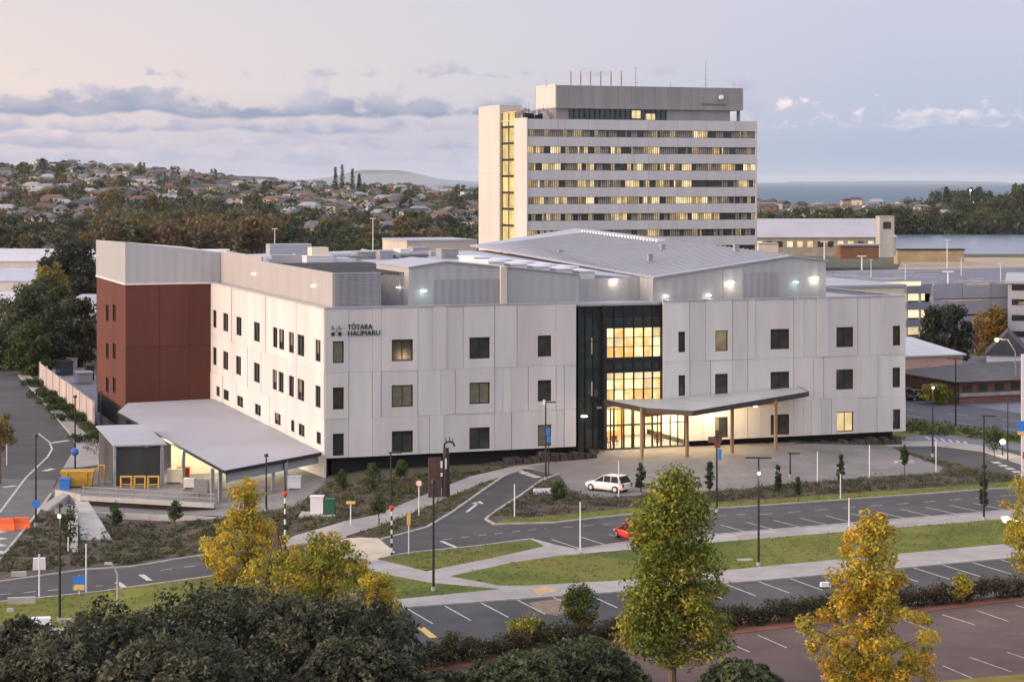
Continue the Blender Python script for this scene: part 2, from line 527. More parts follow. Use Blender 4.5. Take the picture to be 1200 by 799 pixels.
# sheets and slabs that follow the near ground exactly (cut along its two creases)
def slab(name, pts, m, h=.02, side=0.0, group=None, zs=None):
    bm = bmesh.new()
    vs = [bm.verts.new((p[0], p[1], 0)) for p in pts]
    f = bm.faces.new(vs)
    if f.normal.z < 0: bmesh.ops.reverse_faces(bm, faces=[f])
    bm.normal_update()
    bmesh.ops.triangulate(bm, faces=bm.faces[:])
    for cx in (-14, -30):
        bmesh.ops.bisect_plane(bm, geom=bm.verts[:]+bm.edges[:]+bm.faces[:], plane_co=(cx,0,0), plane_no=(1,0,0))
    for v in bm.verts: v.co.z = near_h(v.co.x)+h
    bm.normal_update()
    for f in bm.faces:
        if f.normal.z < 0: f.normal_flip()
    if side > 0:
        be = [e for e in bm.edges if e.is_boundary]
        r = bmesh.ops.extrude_edge_only(bm, edges=be)
        for v in [q for q in r['geom'] if isinstance(q, bmesh.types.BMVert)]: v.co.z -= side
    me = bpy.data.meshes.new(name); bm.to_mesh(me); bm.free()
    me.materials.append(m)
    o = bpy.data.objects.new(name, me); COL.objects.link(o)
    o['kind'] = 'structure'
    return o
def GP(pts): return [G(*p)[:2] for p in pts]
def kerb(pts, w=.22, h=.14, m=None, name='kerb', base=0.0):
    """a kerb strip along world points"""
    mb = MB()
    P = [Vector((p[0], p[1])) for p in pts]
    for a, b in zip(P, P[1:]):
        d = (b-a)
        if d.length < 1e-4: continue
        segs = [0, 1]
        for cx in (-14, -30):
            if (a.x-cx)*(b.x-cx) < 0: segs.append((cx-a.x)/(b.x-a.x))
        segs.sort()
        n = Vector((-d.y, d.x)).normalized()*w/2
        for s0, s1 in zip(segs, segs[1:]):
            q0 = a+d*s0; q1 = a+d*s1
            z0 = near_h(q0.x)+base; z1 = near_h(q1.x)+base
            mb.hexa([(q0.x+n.x, q0.y+n.y, z0-.05), (q0.x-n.x, q0.y-n.y, z0-.05), (q1.x-n.x, q1.y-n.y, z1-.05), (q1.x+n.x, q1.y+n.y, z1-.05)],
                    [(q0.x+n.x, q0.y+n.y, z0+h), (q0.x-n.x, q0.y-n.y, z0+h), (q1.x-n.x, q1.y-n.y, z1+h), (q1.x+n.x, q1.y+n.y, z1+h)])
    return tag(mb.build(name, m or M['kerb']), kind='structure')
def strip_pts(pts, w0, w1):
    """polygon of a strip along world points, reaching w0 to one side and w1 to the other"""
    P = [Vector((p[0], p[1])) for p in pts]
    l = []; r = []
    for i, p in enumerate(P):
        d = (P[min(i+1, len(P)-1)]-P[max(i-1, 0)]).normalized()
        n = Vector((-d.y, d.x))
        l.append(p+n*w0); r.append(p-n*w1)
    return l+r[::-1]
def curve_pts(pts, n=6):
    """Catmull-Rom through pixel points"""
    out = []
    P = [Vector(p) for p in pts]
    for i in range(len(P)-1):
        p0 = P[max(i-1,0)]; p1 = P[i]; p2 = P[i+1]; p3 = P[min(i+2,len(P)-1)]
        for k in range(n):
            t = k/n
            out.append(.5*((2*p1)+(p2-p0)*t+(2*p0-5*p1+4*p2-p3)*t*t+(3*p1-p0-3*p2+p3)*t**3))
    out.append(P[-1])
    return [(p.x, p.y) for p in out]
TH = R(20)
EU = Vector((math.cos(TH), math.sin(TH), 0)); EV = Vector((-math.sin(TH), math.cos(TH), 0))
# ------------------------------------------------------------------ hospital building
C0 = Vector((-18.33, 200.0, 0))
def mkframe(C):
    def uF(px, v=0.0):
        t = (px-600)/F
        a = C+EV*v
        return (t*a.y-a.x)/(EU.x-t*EU.y)
    def vL(px, u=0.0):
        t = (px-600)/F
        a = C+EU*u
        return (t*a.y-a.x)/(EV.x-t*EV.y)
    def W(u, v): return C+EU*u+EV*v
    def zF(px, py, v=0.0):
        return zat(py, W(uF(px, v), v).y)
    def zL(px, py, u=0.0):
        return zat(py, W(u, vL(px, u)).y)
    return uF, vL, W, zF, zL
uF, vL, W, zF, zL = mkframe(C0)
B = empty('hospital_building', C0, TH, 'white panelled three storey hospital with a red corner block and glazed entrance', 'building')
ZT, ZB = 16.0, 1.4
UR = uF(1061)
rnd = random.Random(3)
def loc_mesh(name, mb, m, parent=B): return mb.build(name, m, parent)

# ---- windows of the front, as (x0, x1) columns and storeys
rows = [(10.68, 12.82), (6.15, 8.30), (1.62, 3.78)]
cols_l = [(390, 403), (459, 484), (550, 574), (630, 646)]
cols_r = [(795, 803), (838, 853), (903, 925), (980, 1000), (1046, 1055)]
def panel_wall(mb, a0, a1, holes, put, z0, z1, levels, rndm, big=3.2):
    """precast panels: storeys cut at levels, joints staggered storey by storey, real gaps between, window holes left open"""
    zs = [z0]+levels+[z1]
    for si in range(len(zs)-1):
        za, zb = zs[si]+.008, zs[si+1]-.008
        hs = sorted([h for h in holes if h[2] > za and h[3] < zb])
        # joints
        js = [a0]; x = a0
        while x < a1-1.2:
            step = rndm.choice([.9, 1.2, 1.5, 1.8, 2.4])*big/3.2
            nx = x+step
            for h in hs:
                if h[0]-.45 < nx < h[1]+.45: nx = h[1]+.5
            if nx > a1-1.0: break
            js.append(nx); x = nx
        js.append(a1)
        for p0, p1 in zip(js, js[1:]):
            tn = .93+.10*rndm.random(); tn = (tn, tn*(.985+.02*rndm.random()), tn*(.98+.03*rndm.random()))
            out = rndm.choice([0, 0, .035, .06])
            gp = rndm.choice([.008, .010, .014, .035, .045]); q0, q1 = p0+gp, p1-.016
            hh = [h for h in hs if h[0] > p0 and h[1] < p1]
            x = q0
            for h in hh:
                put(mb, x, h[0], za, zb, out, tn)
                put(mb, h[0], h[1], za, h[2], out, tn)
                put(mb, h[0], h[1], h[3], zb, out, tn)
                x = h[1]
            put(mb, x, q1, za, zb, out, tn)
putF = lambda mb, a, b, z0, z1, out, tn: mb.box(a, b, -out, .22, z0, z1, tn)
putL = lambda mb, a, b, z0, z1, out, tn: mb.box(-out, .22, a, b, z0, z1, tn)
WINMESH = {}
def window_mesh(w, h, kind):
    k = (round(w, 2), round(h, 2), kind)
    if k in WINMESH: return WINMESH[k]
    fr = MB(); t = .09
    fr.box(0, w, .06, .2, 0, t); fr.box(0, w, .06, .2, h-t, h)
    fr.box(0, t, .06, .2, t, h-t); fr.box(w-t, w, .06, .2, t, h-t)
    if w > 1.5: fr.box(w*.5-.03, w*.5+.03, .09, .18, t, h-t)
    gl = MB(); gl.box(t, w-t, .16, .19, t, h-t)
    bl = None
    WINMESH[k] = (fr.mesh('window', M['black']), gl.mesh('pane', M[kind]))
    return WINMESH[k]
def window(u, z, w, h, kind='glassw', side='F', parent=B, v=0.0, blind=0.0):
    fm, gm = window_mesh(w, h, kind)
    if side == 'F': o = inst('window', fm, parent, (u, v, z))
    else: o = inst('window', fm, parent, (v, u+w, z), R(-90))
    inst('pane', gm, o)
    if blind > 0:
        b = MB(); b.box(.1, w*(blind if blind < 1 else 1)-.1, .135, .15, h*.35 if blind < .5 else .1, h-.1)
        b.build('blind', mat('blind', (.16, .15, .10), .8, .2, 2), o)
    return o
# left part of the front wall
ULE, URS = uF(675), uF(777)
holes = []
def colspan(c): return uF(c[0]), uF(c[1])
for c in cols_l:
    a, b = colspan(c)
    for r in rows: holes.append((a, b, r[0], r[1]))
fl = MB()
panel_wall(fl, .05, ULE, holes, putF, ZB, ZT, [5.2, 9.72], rnd)
loc_mesh('front_wall', fl, M['panel'])
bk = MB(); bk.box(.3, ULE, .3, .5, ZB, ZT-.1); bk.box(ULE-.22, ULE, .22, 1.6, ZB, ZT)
for h in holes: window(h[0], h[2], h[1]-h[0], h[3]-h[2], blind=rnd.choice([0, 0, .45, .99, 0]))
# right part, with the lobby opening left out
holes = []
ULOB = uF(805)
for ci, c in enumerate(cols_r):
    a, b = colspan(c)
    for ri, r in enumerate(rows):
        if ci == 0 and ri == 2: continue
        holes.append((a, b, r[0], r[1]))
fr_ = MB()
rnd = random.Random(11)
panel_wall(fr_, URS, UR, [h for h in holes if h[2] > 5.3], putF, 5.2, ZT, [9.72], rnd)
panel_wall(fr_, ULOB, UR, [h for h in holes if h[2] < 5], putF, ZB, 5.2, [], rnd)
loc_mesh('front_wall', fr_, M['panel'])
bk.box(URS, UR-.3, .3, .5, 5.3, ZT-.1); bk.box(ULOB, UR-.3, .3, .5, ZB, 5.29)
for h in holes:
    kind = 'glassw'
    if abs(h[0]-uF(980)) < .1 and h[2] < 3: kind = 'litb'
    if abs(h[0]-uF(838)) < .1 and h[2] > 5: kind = 'litd' if h[2] > 10 else 'glassw'
    window(h[0], h[2], h[1]-h[0], h[3]-h[2], kind, blind=rnd.choice([0, 0, .4, 0]) if kind == 'glassw' else 0)
# left wall
VB = 54.4
lw = [[(250,254),(262,268),(277,283),(298,305),(320,325),(327,333),(339,345),(349,357),(370,376)]]
holesL = []
for (a, b) in lw[0]:
    v1, v0 = vL(a), vL(b)
    if v1 > VB-.3: v1 = VB-.3
    for r in rows[:2]: holesL.append((v0, v1, r[0], r[1]))
for (a, b) in [(254,258),(262,268),(278,285),(299,306),(322,329),(341,345),(350,357),(371,376)]:
    holesL.append((vL(b), vL(a), 2.55, 3.75))
wl = MB(); rnd = random.Random(5)
panel_wall(wl, .05, VB, holesL, putL, ZB-3.3, ZT, [5.2, 9.72], rnd, 6)
loc_mesh('side_wall', wl, M['panel'])
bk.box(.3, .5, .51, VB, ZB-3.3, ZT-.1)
for h in holesL: window(h[0], h[2], h[1]-h[0], h[3]-h[2], side='L', blind=rnd.choice([0, 0, 0, .45]))
# right and back walls
wr = MB(); wr.box(UR-.22, UR, .24, VB, ZB, ZT-.02, .97)
loc_mesh('side_wall', wr, M['panel'])
wb = MB(); wb.box(8, UR, VB, VB+.3, ZB-1, ZT-.02, .97)
loc_mesh('back_wall', wb, M['panel'])
# dark plinth set back under the walls, roof deck, parapet cap
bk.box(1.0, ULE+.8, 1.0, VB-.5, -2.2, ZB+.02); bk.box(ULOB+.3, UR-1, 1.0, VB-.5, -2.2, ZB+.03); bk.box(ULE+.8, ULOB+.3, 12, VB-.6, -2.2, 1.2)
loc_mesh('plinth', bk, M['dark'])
rf = MB(); rf.box(.3, ULE-.25, .52, VB-.05, ZT-.6, ZT-.4); rf.box(ULE-.25, UR-.25, 2.3, VB-.05, ZT-.6, ZT-.4)
loc_mesh('roof_deck', rf, M['roof'])
cp = MB()
for a, b in ((0, ULE), (URS, UR)): cp.box(a-.03, b+.03, -.09, .55, ZT, ZT+.12)
cp.box(-.09, .55, .552, VB, ZT, ZT+.12); cp.box(UR-.4, UR+.06, .552, VB, ZT, ZT+.12)
loc_mesh('parapet_cap', cp, M['clad'])

# ---- red corner block and the metal clad plant storey over it
UN = -10.4
VR = 77.6
rb = MB(); rnd = random.Random(8)
ub = uF(247, VB)
u = UN
for wdt in (4.1, 3.7, 3.9, 4.0):
    for (za, zb) in ((.9, 8.4), (8.43, 15.95)):
        tn = .95+.1*rnd.random()
        rb.box(u+.015, min(u+wdt, 8)-.015, VB, VB+.3, za, zb, tn)
    u += wdt
redholes = []
for px0, px1 in ((124, 127.5), (132, 135.5)):
    for (ya, yb) in ((356, 376), (401, 420), (441, 459)):
        redholes.append((vL(px1, UN), vL(px0, UN), zL(px0, yb, UN), zL(px0, ya, UN)))
putR = lambda mb, a, b, z0, z1, out, tn: mb.box(UN-out*.3, UN+.3, a, b, z0, z1, tn)
v_ = VB+.301
hs = sorted(redholes)
edges = [VB+.301, VB+5.6, VB+9.4, VR]
for p0, p1 in ((VB+.301, VR),):
    vv = [(h[0], h[1]) for h in hs if h[2] > 9.5]
    vv.sort()
    x = p0
    for (a, b) in vv:
        putR(rb, x+.01, a, .9, 15.95, 0, .98+.04*rnd.random())
        zz = sorted([(h[2], h[3]) for h in hs if abs(h[0]-a) < 1.0])
        z = .9
        for (c, d) in zz:
            putR(rb, a, b, z, c, 0, .97); z = d
        putR(rb, a, b, z, 15.95, 0, .97)
        x = b
    putR(rb, x, p1, .9, 15.95, 0, 1.02)
rb.box(UN, 8, VR-.3, VR-.002, .9, 15.9, .9)
loc_mesh('red_wall', rb, M['brick'])
for h in redholes:
    o = window(h[0], h[2], h[1]-h[0], h[3]-h[2], 'litoff', side='L', v=UN, blind=0)
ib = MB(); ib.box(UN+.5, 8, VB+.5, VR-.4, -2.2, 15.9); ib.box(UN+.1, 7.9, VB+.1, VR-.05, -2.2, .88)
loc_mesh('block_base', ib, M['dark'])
UC = uF(260, VB)
cl = MB()
zc = lambda px, py, v: zF(px, py, v)
# front of cladding: top edge falls to the right
zt0, zt1 = zF(147, 284, VB), zF(262, 296, VB)
zbk = zL(113, 281, UN)
cl.hexa([(UN-.06, VB-.06, ZT), (UC, VB-.06, ZT), (UC, VR, ZT), (UN-.06, VR, ZT)], [(UN-.06, VB-.06, zt0), (UC, VB-.06, zt1), (UC, VR, zt1), (UN-.06, VR, zbk)])
loc_mesh('upper_cladding', cl, M['clad'])
uN2 = uF(277, VB)
lv = MB()
for i in range(22): lv.box(UC, uN2, VB-.25, VB-.1, ZT+.1+i*.175, ZT+.2+i*.175)
lv.box(UC, uN2, VB-.1, VB+2, ZT+.05, zt1-.3)
loc_mesh('louvre', lv, M['cladd'])
wt = MB(); wt.box(UN-.1, uF(247, VB)+.2, VB-.12, VB-.062, ZT-.1, ZT+.12); wt.box(UN-.12, UN-.062, VB-.12, VR, ZT-.1, ZT+.12)
loc_mesh('band_course', wt, mat('white_trim', (.62, .60, .58), .6, .08, .6))

# ---- plant storey along the left wall: screen wall round an open deck
sc1 = MB()
u1 = 1.1
vj = vL(305, u1)
zs1 = 19.45
sc1.box(u1, u1+.2, 1.1, vj, ZT-.4, zs1, (1.05, 1.0, .96)); sc1.box(u1+.15, u1+.35, vj+.02, VB-.1, ZT-.4, zs1+.5, (1.05, 1.0, .96))
loc_mesh('plant_screen', sc1, M['clad'])
sc2 = MB()
uq = uF(446, 1.1)
for i in range(14): sc2.box(u1+.21, uq, .98, 1.1, ZT+.05+i*.245, ZT+.235+i*.245)
sc2.box(u1+.21, uq, 1.1, 1.3, ZT-.4, zs1)
loc_mesh('plant_screen', sc2, M['cladd'])
# block between deck and back: left roofs seen over the screen
rl = MB()
vd0, vd1 = 14, 30
rl.box(u1+.36, 26, 31, VB-.2, ZT-.39, 18.6)
rl.hexa([(u1+.36, 31, 18.6), (26, 31, 18.6), (26, VB-.2, 18.6), (u1+.36, VB-.2, 18.6)], [(u1+.36, 31, 18.9), (26, 31, 19.5), (26, VB-.2, 19.9), (u1+.36, VB-.2, 19.4)])
rl.box(4, 9, 40, 42, 19.3, 21.1)
loc_mesh('plant_roof', rl, M['roofm'])
rl = MB(); rl.box(7.2, 9.2, 33, 34.8, 18.9, 20.9); rl.box(6.3, 8.6, 31.4, 32.9, 18.8, 19.3); loc_mesh('roof_turret', rl, M['cream'])
rr = random.Random(44)
for k in range(18):
    uu, vv = 3+rr.random()*21, 32+rr.random()*19
    a_ = MB(); w_, d_, h_ = .5+rr.random()*1.4, .5+rr.random()*1.2, .4+rr.random()*.9
    a_.box(-w_, w_, -d_, d_, 0, h_); a_.box(-w_-.06, w_+.06, -d_-.06, d_+.06, h_, h_+.08)
    for j in range(3): a_.box(-w_*.8, w_*.8, -d_-.05, -d_, h_*.2+j*h_*.22, h_*.3+j*h_*.22)
    a_.build('roof_unit', M[['clad', 'grey', 'cladd', 'skylt'][k % 4]], B, (uu, vv, 18.95+.4*(uu/26)))
for (ua, va, ub_, vb_) in ((3, 34, 22, 36), (6, 40, 24, 40), (10, 33, 10, 50), (18, 34, 18, 50)):
    a_ = MB(); a_.tube((ua, va, 19.6), (ub_, vb_, 19.9), .22, .22, 8); a_.build('duct', M['grey'], B)
# machinery on the open deck: pipes, grilles, chillers
for i in range(11):
    e = MB()
    uu = 2.6+rnd.random()*5.0; vv = 3+i*2.4
    w_ = 1.1+rnd.random()*1.3; d_ = 1.1+rnd.random()*.8; hh = 1.6+rnd.random()*1.5
    e.box(uu, uu+w_, vv, vv+d_, ZT-.38, ZT+hh)
    for k in range(4): e.box(uu+.05, uu+w_-.05, vv-.06, vv, ZT+.2+k*.35, ZT+.32+k*.35)
    e.tube((uu+w_/2, vv+d_/2, ZT+hh), (uu+w_/2, vv+d_/2, ZT+hh+.25), min(w_, d_)*.38, n=10)
    tag(e.build('chiller_unit', M['grey' if i % 3 else 'rim'], B))
gr = MB()
for i in range(28): gr.box(1.5, 17.5, 3+i*1.0, 3.22+i*1.0, 19.15, 19.3)
for i in range(10): gr.box(1.6+i*1.7, 1.76+i*1.7, 3, 30.5, 19.0, 19.14)
loc_mesh('deck_grating', gr, mat('grating', (.10, .10, .11), .7, .2, 2))

# ---- gabled plant rooms on the front roof
zj = 20.0
def gable_profile(mb, us, zs, v0, v1, zb=ZT-.38, tint=None):
    n = len(us)
    fr = [(us[i], v0, zs[i]) for i in range(n)]+[(us[n-1], v0, zb), (us[0], v0, zb)]
    bk2 = [(x, v1, z) for x, _, z in fr]
    m = len(fr)
    mb.add(fr+bk2, [tuple(range(m-1, -1, -1)), tuple(range(m, 2*m))]+[(i, (i+1) % m, m+(i+1) % m, m+i) for i in range(m-2, m)], tint)
def roof_top(mb, us, zs, v0, v1, ov=.15, th=.14, zb=None):
    for i in range(len(us)-1):
        a, b = us[i], us[i+1]
        mb.hexa([(a, v0-ov, zs[i]+.01), (b, v0-ov, zs[i+1]+.01), (b, v1, zs[i+1]+.01), (a, v1, zs[i]+.01)],
                [(a, v0-ov, zs[i]+th), (b, v0-ov, zs[i+1]+th), (b, v1, zs[i+1]+th), (a, v1, zs[i]+th)])
uA = uF(477, 2); uAp = uF(520, 2); uB = uF(583, 2); uC_ = uF(590, 2)
a_ = MB(); zA = [zF(477, 314, 2), zF(520, 307, 2), zF(583, 313, 2)]
gable_profile(a_, [uA, uAp, uB], zA, 1.4, 13)
loc_mesh('plant_room_wall', a_, M['clad'])
a_ = MB(); roof_top(a_, [uA-.1, uAp, uB], zA, 1.4, 13); loc_mesh('plant_room_roof', a_, M['roofm'])
a_ = MB(); a_.box(uF(505, 2), uB-.2, 1.3, 1.4, ZT, zF(540, 327, 2)); loc_mesh('shutter_door', a_, M['cladd'])
a_ = MB(); a_.box(uB, uC_, .95, 13, ZT-.38, zF(586, 312, 1)); loc_mesh('pilaster', a_, mat('pale_trim', (.58, .53, .48), .7, .06))
uD = uF(676, 2)
a_ = MB(); zD = [zF(590, 313, 2), zF(676, 322, 2)]
gable_profile(a_, [uC_, uD], zD, 1.5, 13)
loc_mesh('plant_room_wall', a_, M['clad'])
a_ = MB(); roof_top(a_, [uC_, uD+.1], zD, 1.5, 13); loc_mesh('plant_room_roof', a_, M['roofm'])
# recess over the entrance glazing
uE = uF(765, 2)
a_ = MB(); zE = zF(765, 326, 2)
a_.box(uD, uE, 5.0, 5.2, ZT-.4, zE-.1, (1.02, 1.0, .95)); a_.box(uE-.2, uE, 1.5, 5.0, ZT-.4, zE-.02, .95)
loc_mesh('plant_room_wall', a_, M['clad'])
a_ = MB(); a_.box(ULE, URS, .5, 5.0, ZT-.35, ZT-.1); loc_mesh('entrance_roof', a_, M['roof'])
# big gable roof
uG = uF(925, 2); uH = uF(965, 2)
zG = zF(925, 301, 2); zH = zF(965, 306, 2)
a_ = MB(); gable_profile(a_, [uE, uG, uH], [zE, zG, zH], 1.5, 60)
loc_mesh('hall_wall', a_, M['clad'])
a_ = MB()
a_.hexa([(uE-.2, 1.3, zE+.01), (uG, 1.3, zG+.01), (uG-1.5, 60, 22.0), (uE-2.5, 54, 20.1)], [(uE-.2, 1.3, zE+.17), (uG, 1.3, zG+.17), (uG-1.5, 60, 22.16), (uE-2.5, 54, 20.26)])
a_.hexa([(uG, 1.3, zG+.01), (uH+.2, 1.3, zH+.01), (uH+.2, 40, 20.0), (uG-1.5, 60, 22.0)], [(uG, 1.3, zG+.17), (uH+.2, 1.3, zH+.17), (uH+.2, 40, 20.16), (uG-1.5, 60, 22.16)])
loc_mesh('hall_roof', a_, M['roofm'])
a_ = MB()
for k in range(26): a_.box(uG-3-k*.02, uG-1.8, 30+k*.9, 30.5+k*.9, 21.15+k*.024, 21.5+k*.024)
loc_mesh('ridge_vent', a_, M['skylt'])
sm = MB()
for k in range(48):
    v_k = 2.2+k*1.1; f_ = v_k/57.0
    ul = uE-.2-2.3*f_; zl = zE+.17+(20.26-zE-.17)*f_; ur = uG-1.5*f_; zr_ = zG+.17+(22.16-zG-.17)*f_
    if k < 46: sm.hexa([(ul, v_k, zl), (ur, v_k, zr_), (ur, v_k+.09, zr_), (ul, v_k+.09, zl)], [(ul, v_k, zl+.11), (ur, v_k, zr_+.11), (ur, v_k+.09, zr_+.11), (ul, v_k+.09, zl+.11)])
loc_mesh('standing_seam', sm, M['clad'])
for (uu, vv) in ((40, 12), (46, 22), (38, 34), (44, 44), (49, 9)):
    a_ = MB(); fz = (uu-33)/17; a_.box(-.25, .25, -.25, .25, 0, .7); a_.box(-.33, .33, -.33, .33, .7, .82); a_.build('roof_vent', M['grey'], B, (uu, vv, zE+(zG-zE)*fz+.5))
a_ = MB(); a_.box(uF(868, 2), uF(907, 2), 1.38, 1.5, ZT, zF(887, 319, 2)); loc_mesh('shutter_door', a_, M['cladd'])
a_ = MB(); a_.box(uF(845, 2), uF(868, 2)-.02, 1.42, 1.5, ZT, zF(856, 314, 2)-.1, 1.06); loc_mesh('lit_cladding_sheet', a_, M['clad'])  # tint raised to paint in the light on this one sheet
# middle roof with white raised skylights in two rows
a_ = MB()
a_.hexa([(uA+4, 13, ZT-.3), (uE, 5.21, ZT-.3), (uE, VB-.5, ZT-.3), (uA+4, VB-.5, ZT-.3)], [(uA+4, 13, 19.4), (uE, 5.21, 18.3), (uE-.2, VB-.5, 19.6), (uA+4, VB-.5, 19.4)])
loc_mesh('middle_roof', a_, M['roofm'])
def onroof(px, py, z):
    p = Pz(px, py, z); d = p-C0
    return d.dot(EU), d.dot(EV)
for v_r in (8.5, 16.5):
    for k in range(5):
        u_ = uC_+.6+k*2.55+(1.2 if v_r > 10 else 0)
        zr_ = zD[0]+(zD[1]-zD[0])*(u_-uC_)/(uD-uC_)+(.25 if v_r > 10 else 0)
        a_ = MB(); a_.box(u_-.85, u_+.85, v_r-2.6, v_r+2.6, zr_-1.2, zr_+.42); a_.box(u_-1.0, u_+1.0, v_r-2.8, v_r+2.8, zr_+.42, zr_+.55)
        a_.build('skylight', M['skylt'], B)
def wall_light(px, py, v, m='lampw', s=.22, parent=B, power=0, color=(1, .85, .6), side='F'):
    if side == 'F': u_, vv, zz = uF(px, v), v, zF(px, py, v)
    else: u_, vv, zz = v, vL(px, v), zL(px, py, v)
    s = s*.75
    b = MB(); b.box(-s*1.3, s*1.3, -.28, 0, -.04, s*.5) if side == 'F' else b.box(-.28, 0, -s*1.3, s*1.3, -.04, s*.5)
    o = b.build('wall_light', M[m], parent, (u_, vv, zz))
    if power:
        ld = bpy.data.lights.new('wall_lamp', 'POINT'); ld.energy = power*.6; ld.color = color; ld.shadow_soft_size = .15
        lo = bpy.data.objects.new('wall_lamp', ld); COL.objects.link(lo); lo.parent = parent
        lo.location = (u_, vv-.55, zz-.25) if side == 'F' else (u_-.55, vv, zz-.25)
    return o
wall_light(780, 347, 1.4, 'lampw', .2, power=14)
wall_light(830, 346, 1.4, 'lampw', .2, power=14)
wall_light(856, 331, 1.38, 'lampw', .3, power=45)
wall_light(932, 331, 1.45, 'lampg', .25, power=10, color=(.6, 1, .9))
wall_light(955, 326, 1.45, 'lampw', .3, power=45)
wall_light(720, 328, 4.9, 'lampw', .25, power=45)
wall_light(755, 332, 4.9, 'lampw', .25, power=45)
wall_light(496, 341, 1.3, 'lampg', .3, power=14, color=(.7, 1, .95))
wall_light(468, 337, uA-.05, 'lampw', .2, side='L', power=0)
wall_light(368, 335, 1.05, 'lampw', .2, side='L')
wall_light(298, 321, 1.2, 'lampw', .2, side='L')

# ---- entrance curtain wall
cw = MB()
VG = .75
zt = ZT-.3
cw.box(ULE, URS, VG, VG+.3, zF(740, 371), zt)                # dark head
xs_l = [677, 686, 695, 706]
xs_r = [707.5, 719.5, 731, 742.5, 754, 764.5, 775]
ys = [371, 384, 395, 406, 420, 433, 444, 456, 472, 487]
GF = []
for x in xs_l+xs_r: cw.box(uF(x, VG)-.07, uF(x, VG)+.07, VG-.08, VG+.15, .95, zt)
for yv, th_ in ((383, .22), (395, .06), (406, .06), (421, .5), (434, .42), (444, .06), (456, .06), (473, .5), (498, .1)):
    z_ = zF(740, yv, VG)
    cw.box(uF(706, VG), URS, VG-.06, VG+.149, z_-th_/2, z_+th_/2)
for yv in (371, 400, 432, 470, 500): 
    z_ = zF(690, yv, VG); cw.box(ULE, uF(706, VG), VG-.05, VG+.148, z_-.06, z_+.06)
cw.box(uF(675, VG), uF(677.5, VG), 0.1, VG+.3, .95, zt)
cw.box(uF(704.5, VG), uF(708, VG), -.02, VG+.3, .95, zt)
cw.box(uF(775, VG), URS, 0.1, VG+.3, 5.2, zt)
loc_mesh('glazing_frame', cw, M['black'])
for i in range(3):
    a, b = uF(xs_l[i], VG)+.07, uF(xs_l[i+1], VG)-.07
    zz = [zF(690, y, VG) for y in (530, 500, 470, 432, 400, 371)]
    for c, d in zip(zz, zz[1:]):
        p_ = MB(); p_.box(a, b, VG+.05, VG+.08, c+.06, d-.06); p_.build('glass_pane', M['glassg'], B)
rnd = random.Random(21)
for i in range(6):
    a, b = uF(xs_r[i], VG)+.07, uF(xs_r[i+1], VG)-.07
    for (ya, yb, kk) in ((371, 381.8, 'glassg'), (384.3, 394.7, 0), (395.3, 405.7, 0), (406.3, 418.5, 1), (423.5, 432, 'glassg'), (436, 443.6, 0), (444.4, 455.6, 0), (456.4, 470.6, 1)):
        k = kk if isinstance(kk, str) else ('litc' if (kk == 1 or rnd.random() < .6) else 'litb')
        p_ = MB(); p_.box(a, b, VG+.05, VG+.08, zF(740, yb, VG), zF(740, ya, VG)); p_.build('glass_pane', M[k], B)
for (px, ya, yb) in ((694.5, 396, 415), (694.5, 447, 464)):
    dim = MB(); dim.box(uF(px-1.5, VG), uF(px+1.5, VG), VG+.02, VG+.045, zF(px, yb, VG), zF(px, ya, VG)); loc_mesh('lit_slot', dim, M['litd'])
wall_light(684, 488, VG, 'lampw', .3)

# ---- lobby: a real lit room behind clear glass
u0, u1_ = uF(706), ULOB
lob = MB()
lob.box(u0-.1, u1_+.3, 11.0, 11.3, .6, 5.1); lob.box(u0-.3, u0-.1, 1.1, 11.3, .6, 5.1); lob.box(u1_+.3, u1_+.5, .6, 11.3, .6, 5.1)
loc_mesh('lobby_wall', lob, M['cream'])
lob = MB(); lob.box(u0-.3, u1_+.5, .3, 11, .55, .9); loc_mesh('lobby_floor', lob, M['paver'])
lob = MB(); lob.box(u0-.3, u1_+.5, .56, 11, 5.1, 5.25); loc_mesh('lobby_ceiling', lob, M['cream'])
lob = MB()
for k in range(5):
    uu = u0+.8+k*(u1_-u0-1.6)/4
    lob.box(uu-.12, uu+.12, 2, 10.5, 5.04, 5.095)
loc_mesh('ceiling_light', lob, M['lamp'])
for k in range(2):
    ld = bpy.data.lights.new('lobby_lamp', 'AREA'); ld.energy = 900; ld.color = (1, .80, .47); ld.shape = 'RECTANGLE'; ld.size = 4; ld.size_y = 7
    lo = bpy.data.objects.new('lobby_lamp', ld); COL.objects.link(lo); lo.parent = B; lo.location = (u0+2.6+k*5.0, 5.5, 4.95)
lob = MB()
for x in (706, 717, 730, 742, 757, 772, 787, 796, 804):
    u_ = uF(x); lob.box(u_-.06, u_+.06, .3, .42, .9, 5.1)
for z_ in (.95, 3.4, 5.0): lob.box(u0, u1_, .31, .41, z_-.05, z_+.05)
loc_mesh('lobby_frame', lob, M['black'])
lob = MB(); lob.box(u0+2, u0+4.5, 6.5, 7.3, .9, 2.0); lob.box(u0+5.2, u0+5.8, 8, 8.6, .9, 5.1); loc_mesh('reception_desk', lob, M['wood'])
for (uu, vv) in ((u0+1.2, 2.4), (u0+2.6, 3.2), (u0+7.5, 3.4), (u0+8.4, 4.6)):
    c = MB(); c.box(uu, uu+.6, vv, vv+.6, 1.25, 1.38); c.box(uu, uu+.6, vv+.5, vv+.6, 1.38, 1.85)
    for a1 in (.05, .5):
        for b1 in (.05, .5): c.box(uu+a1, uu+a1+.05, vv+b1, vv+b1+.05, .9, 1.25)
    tag(c.build('armchair', M['woodd'], B))

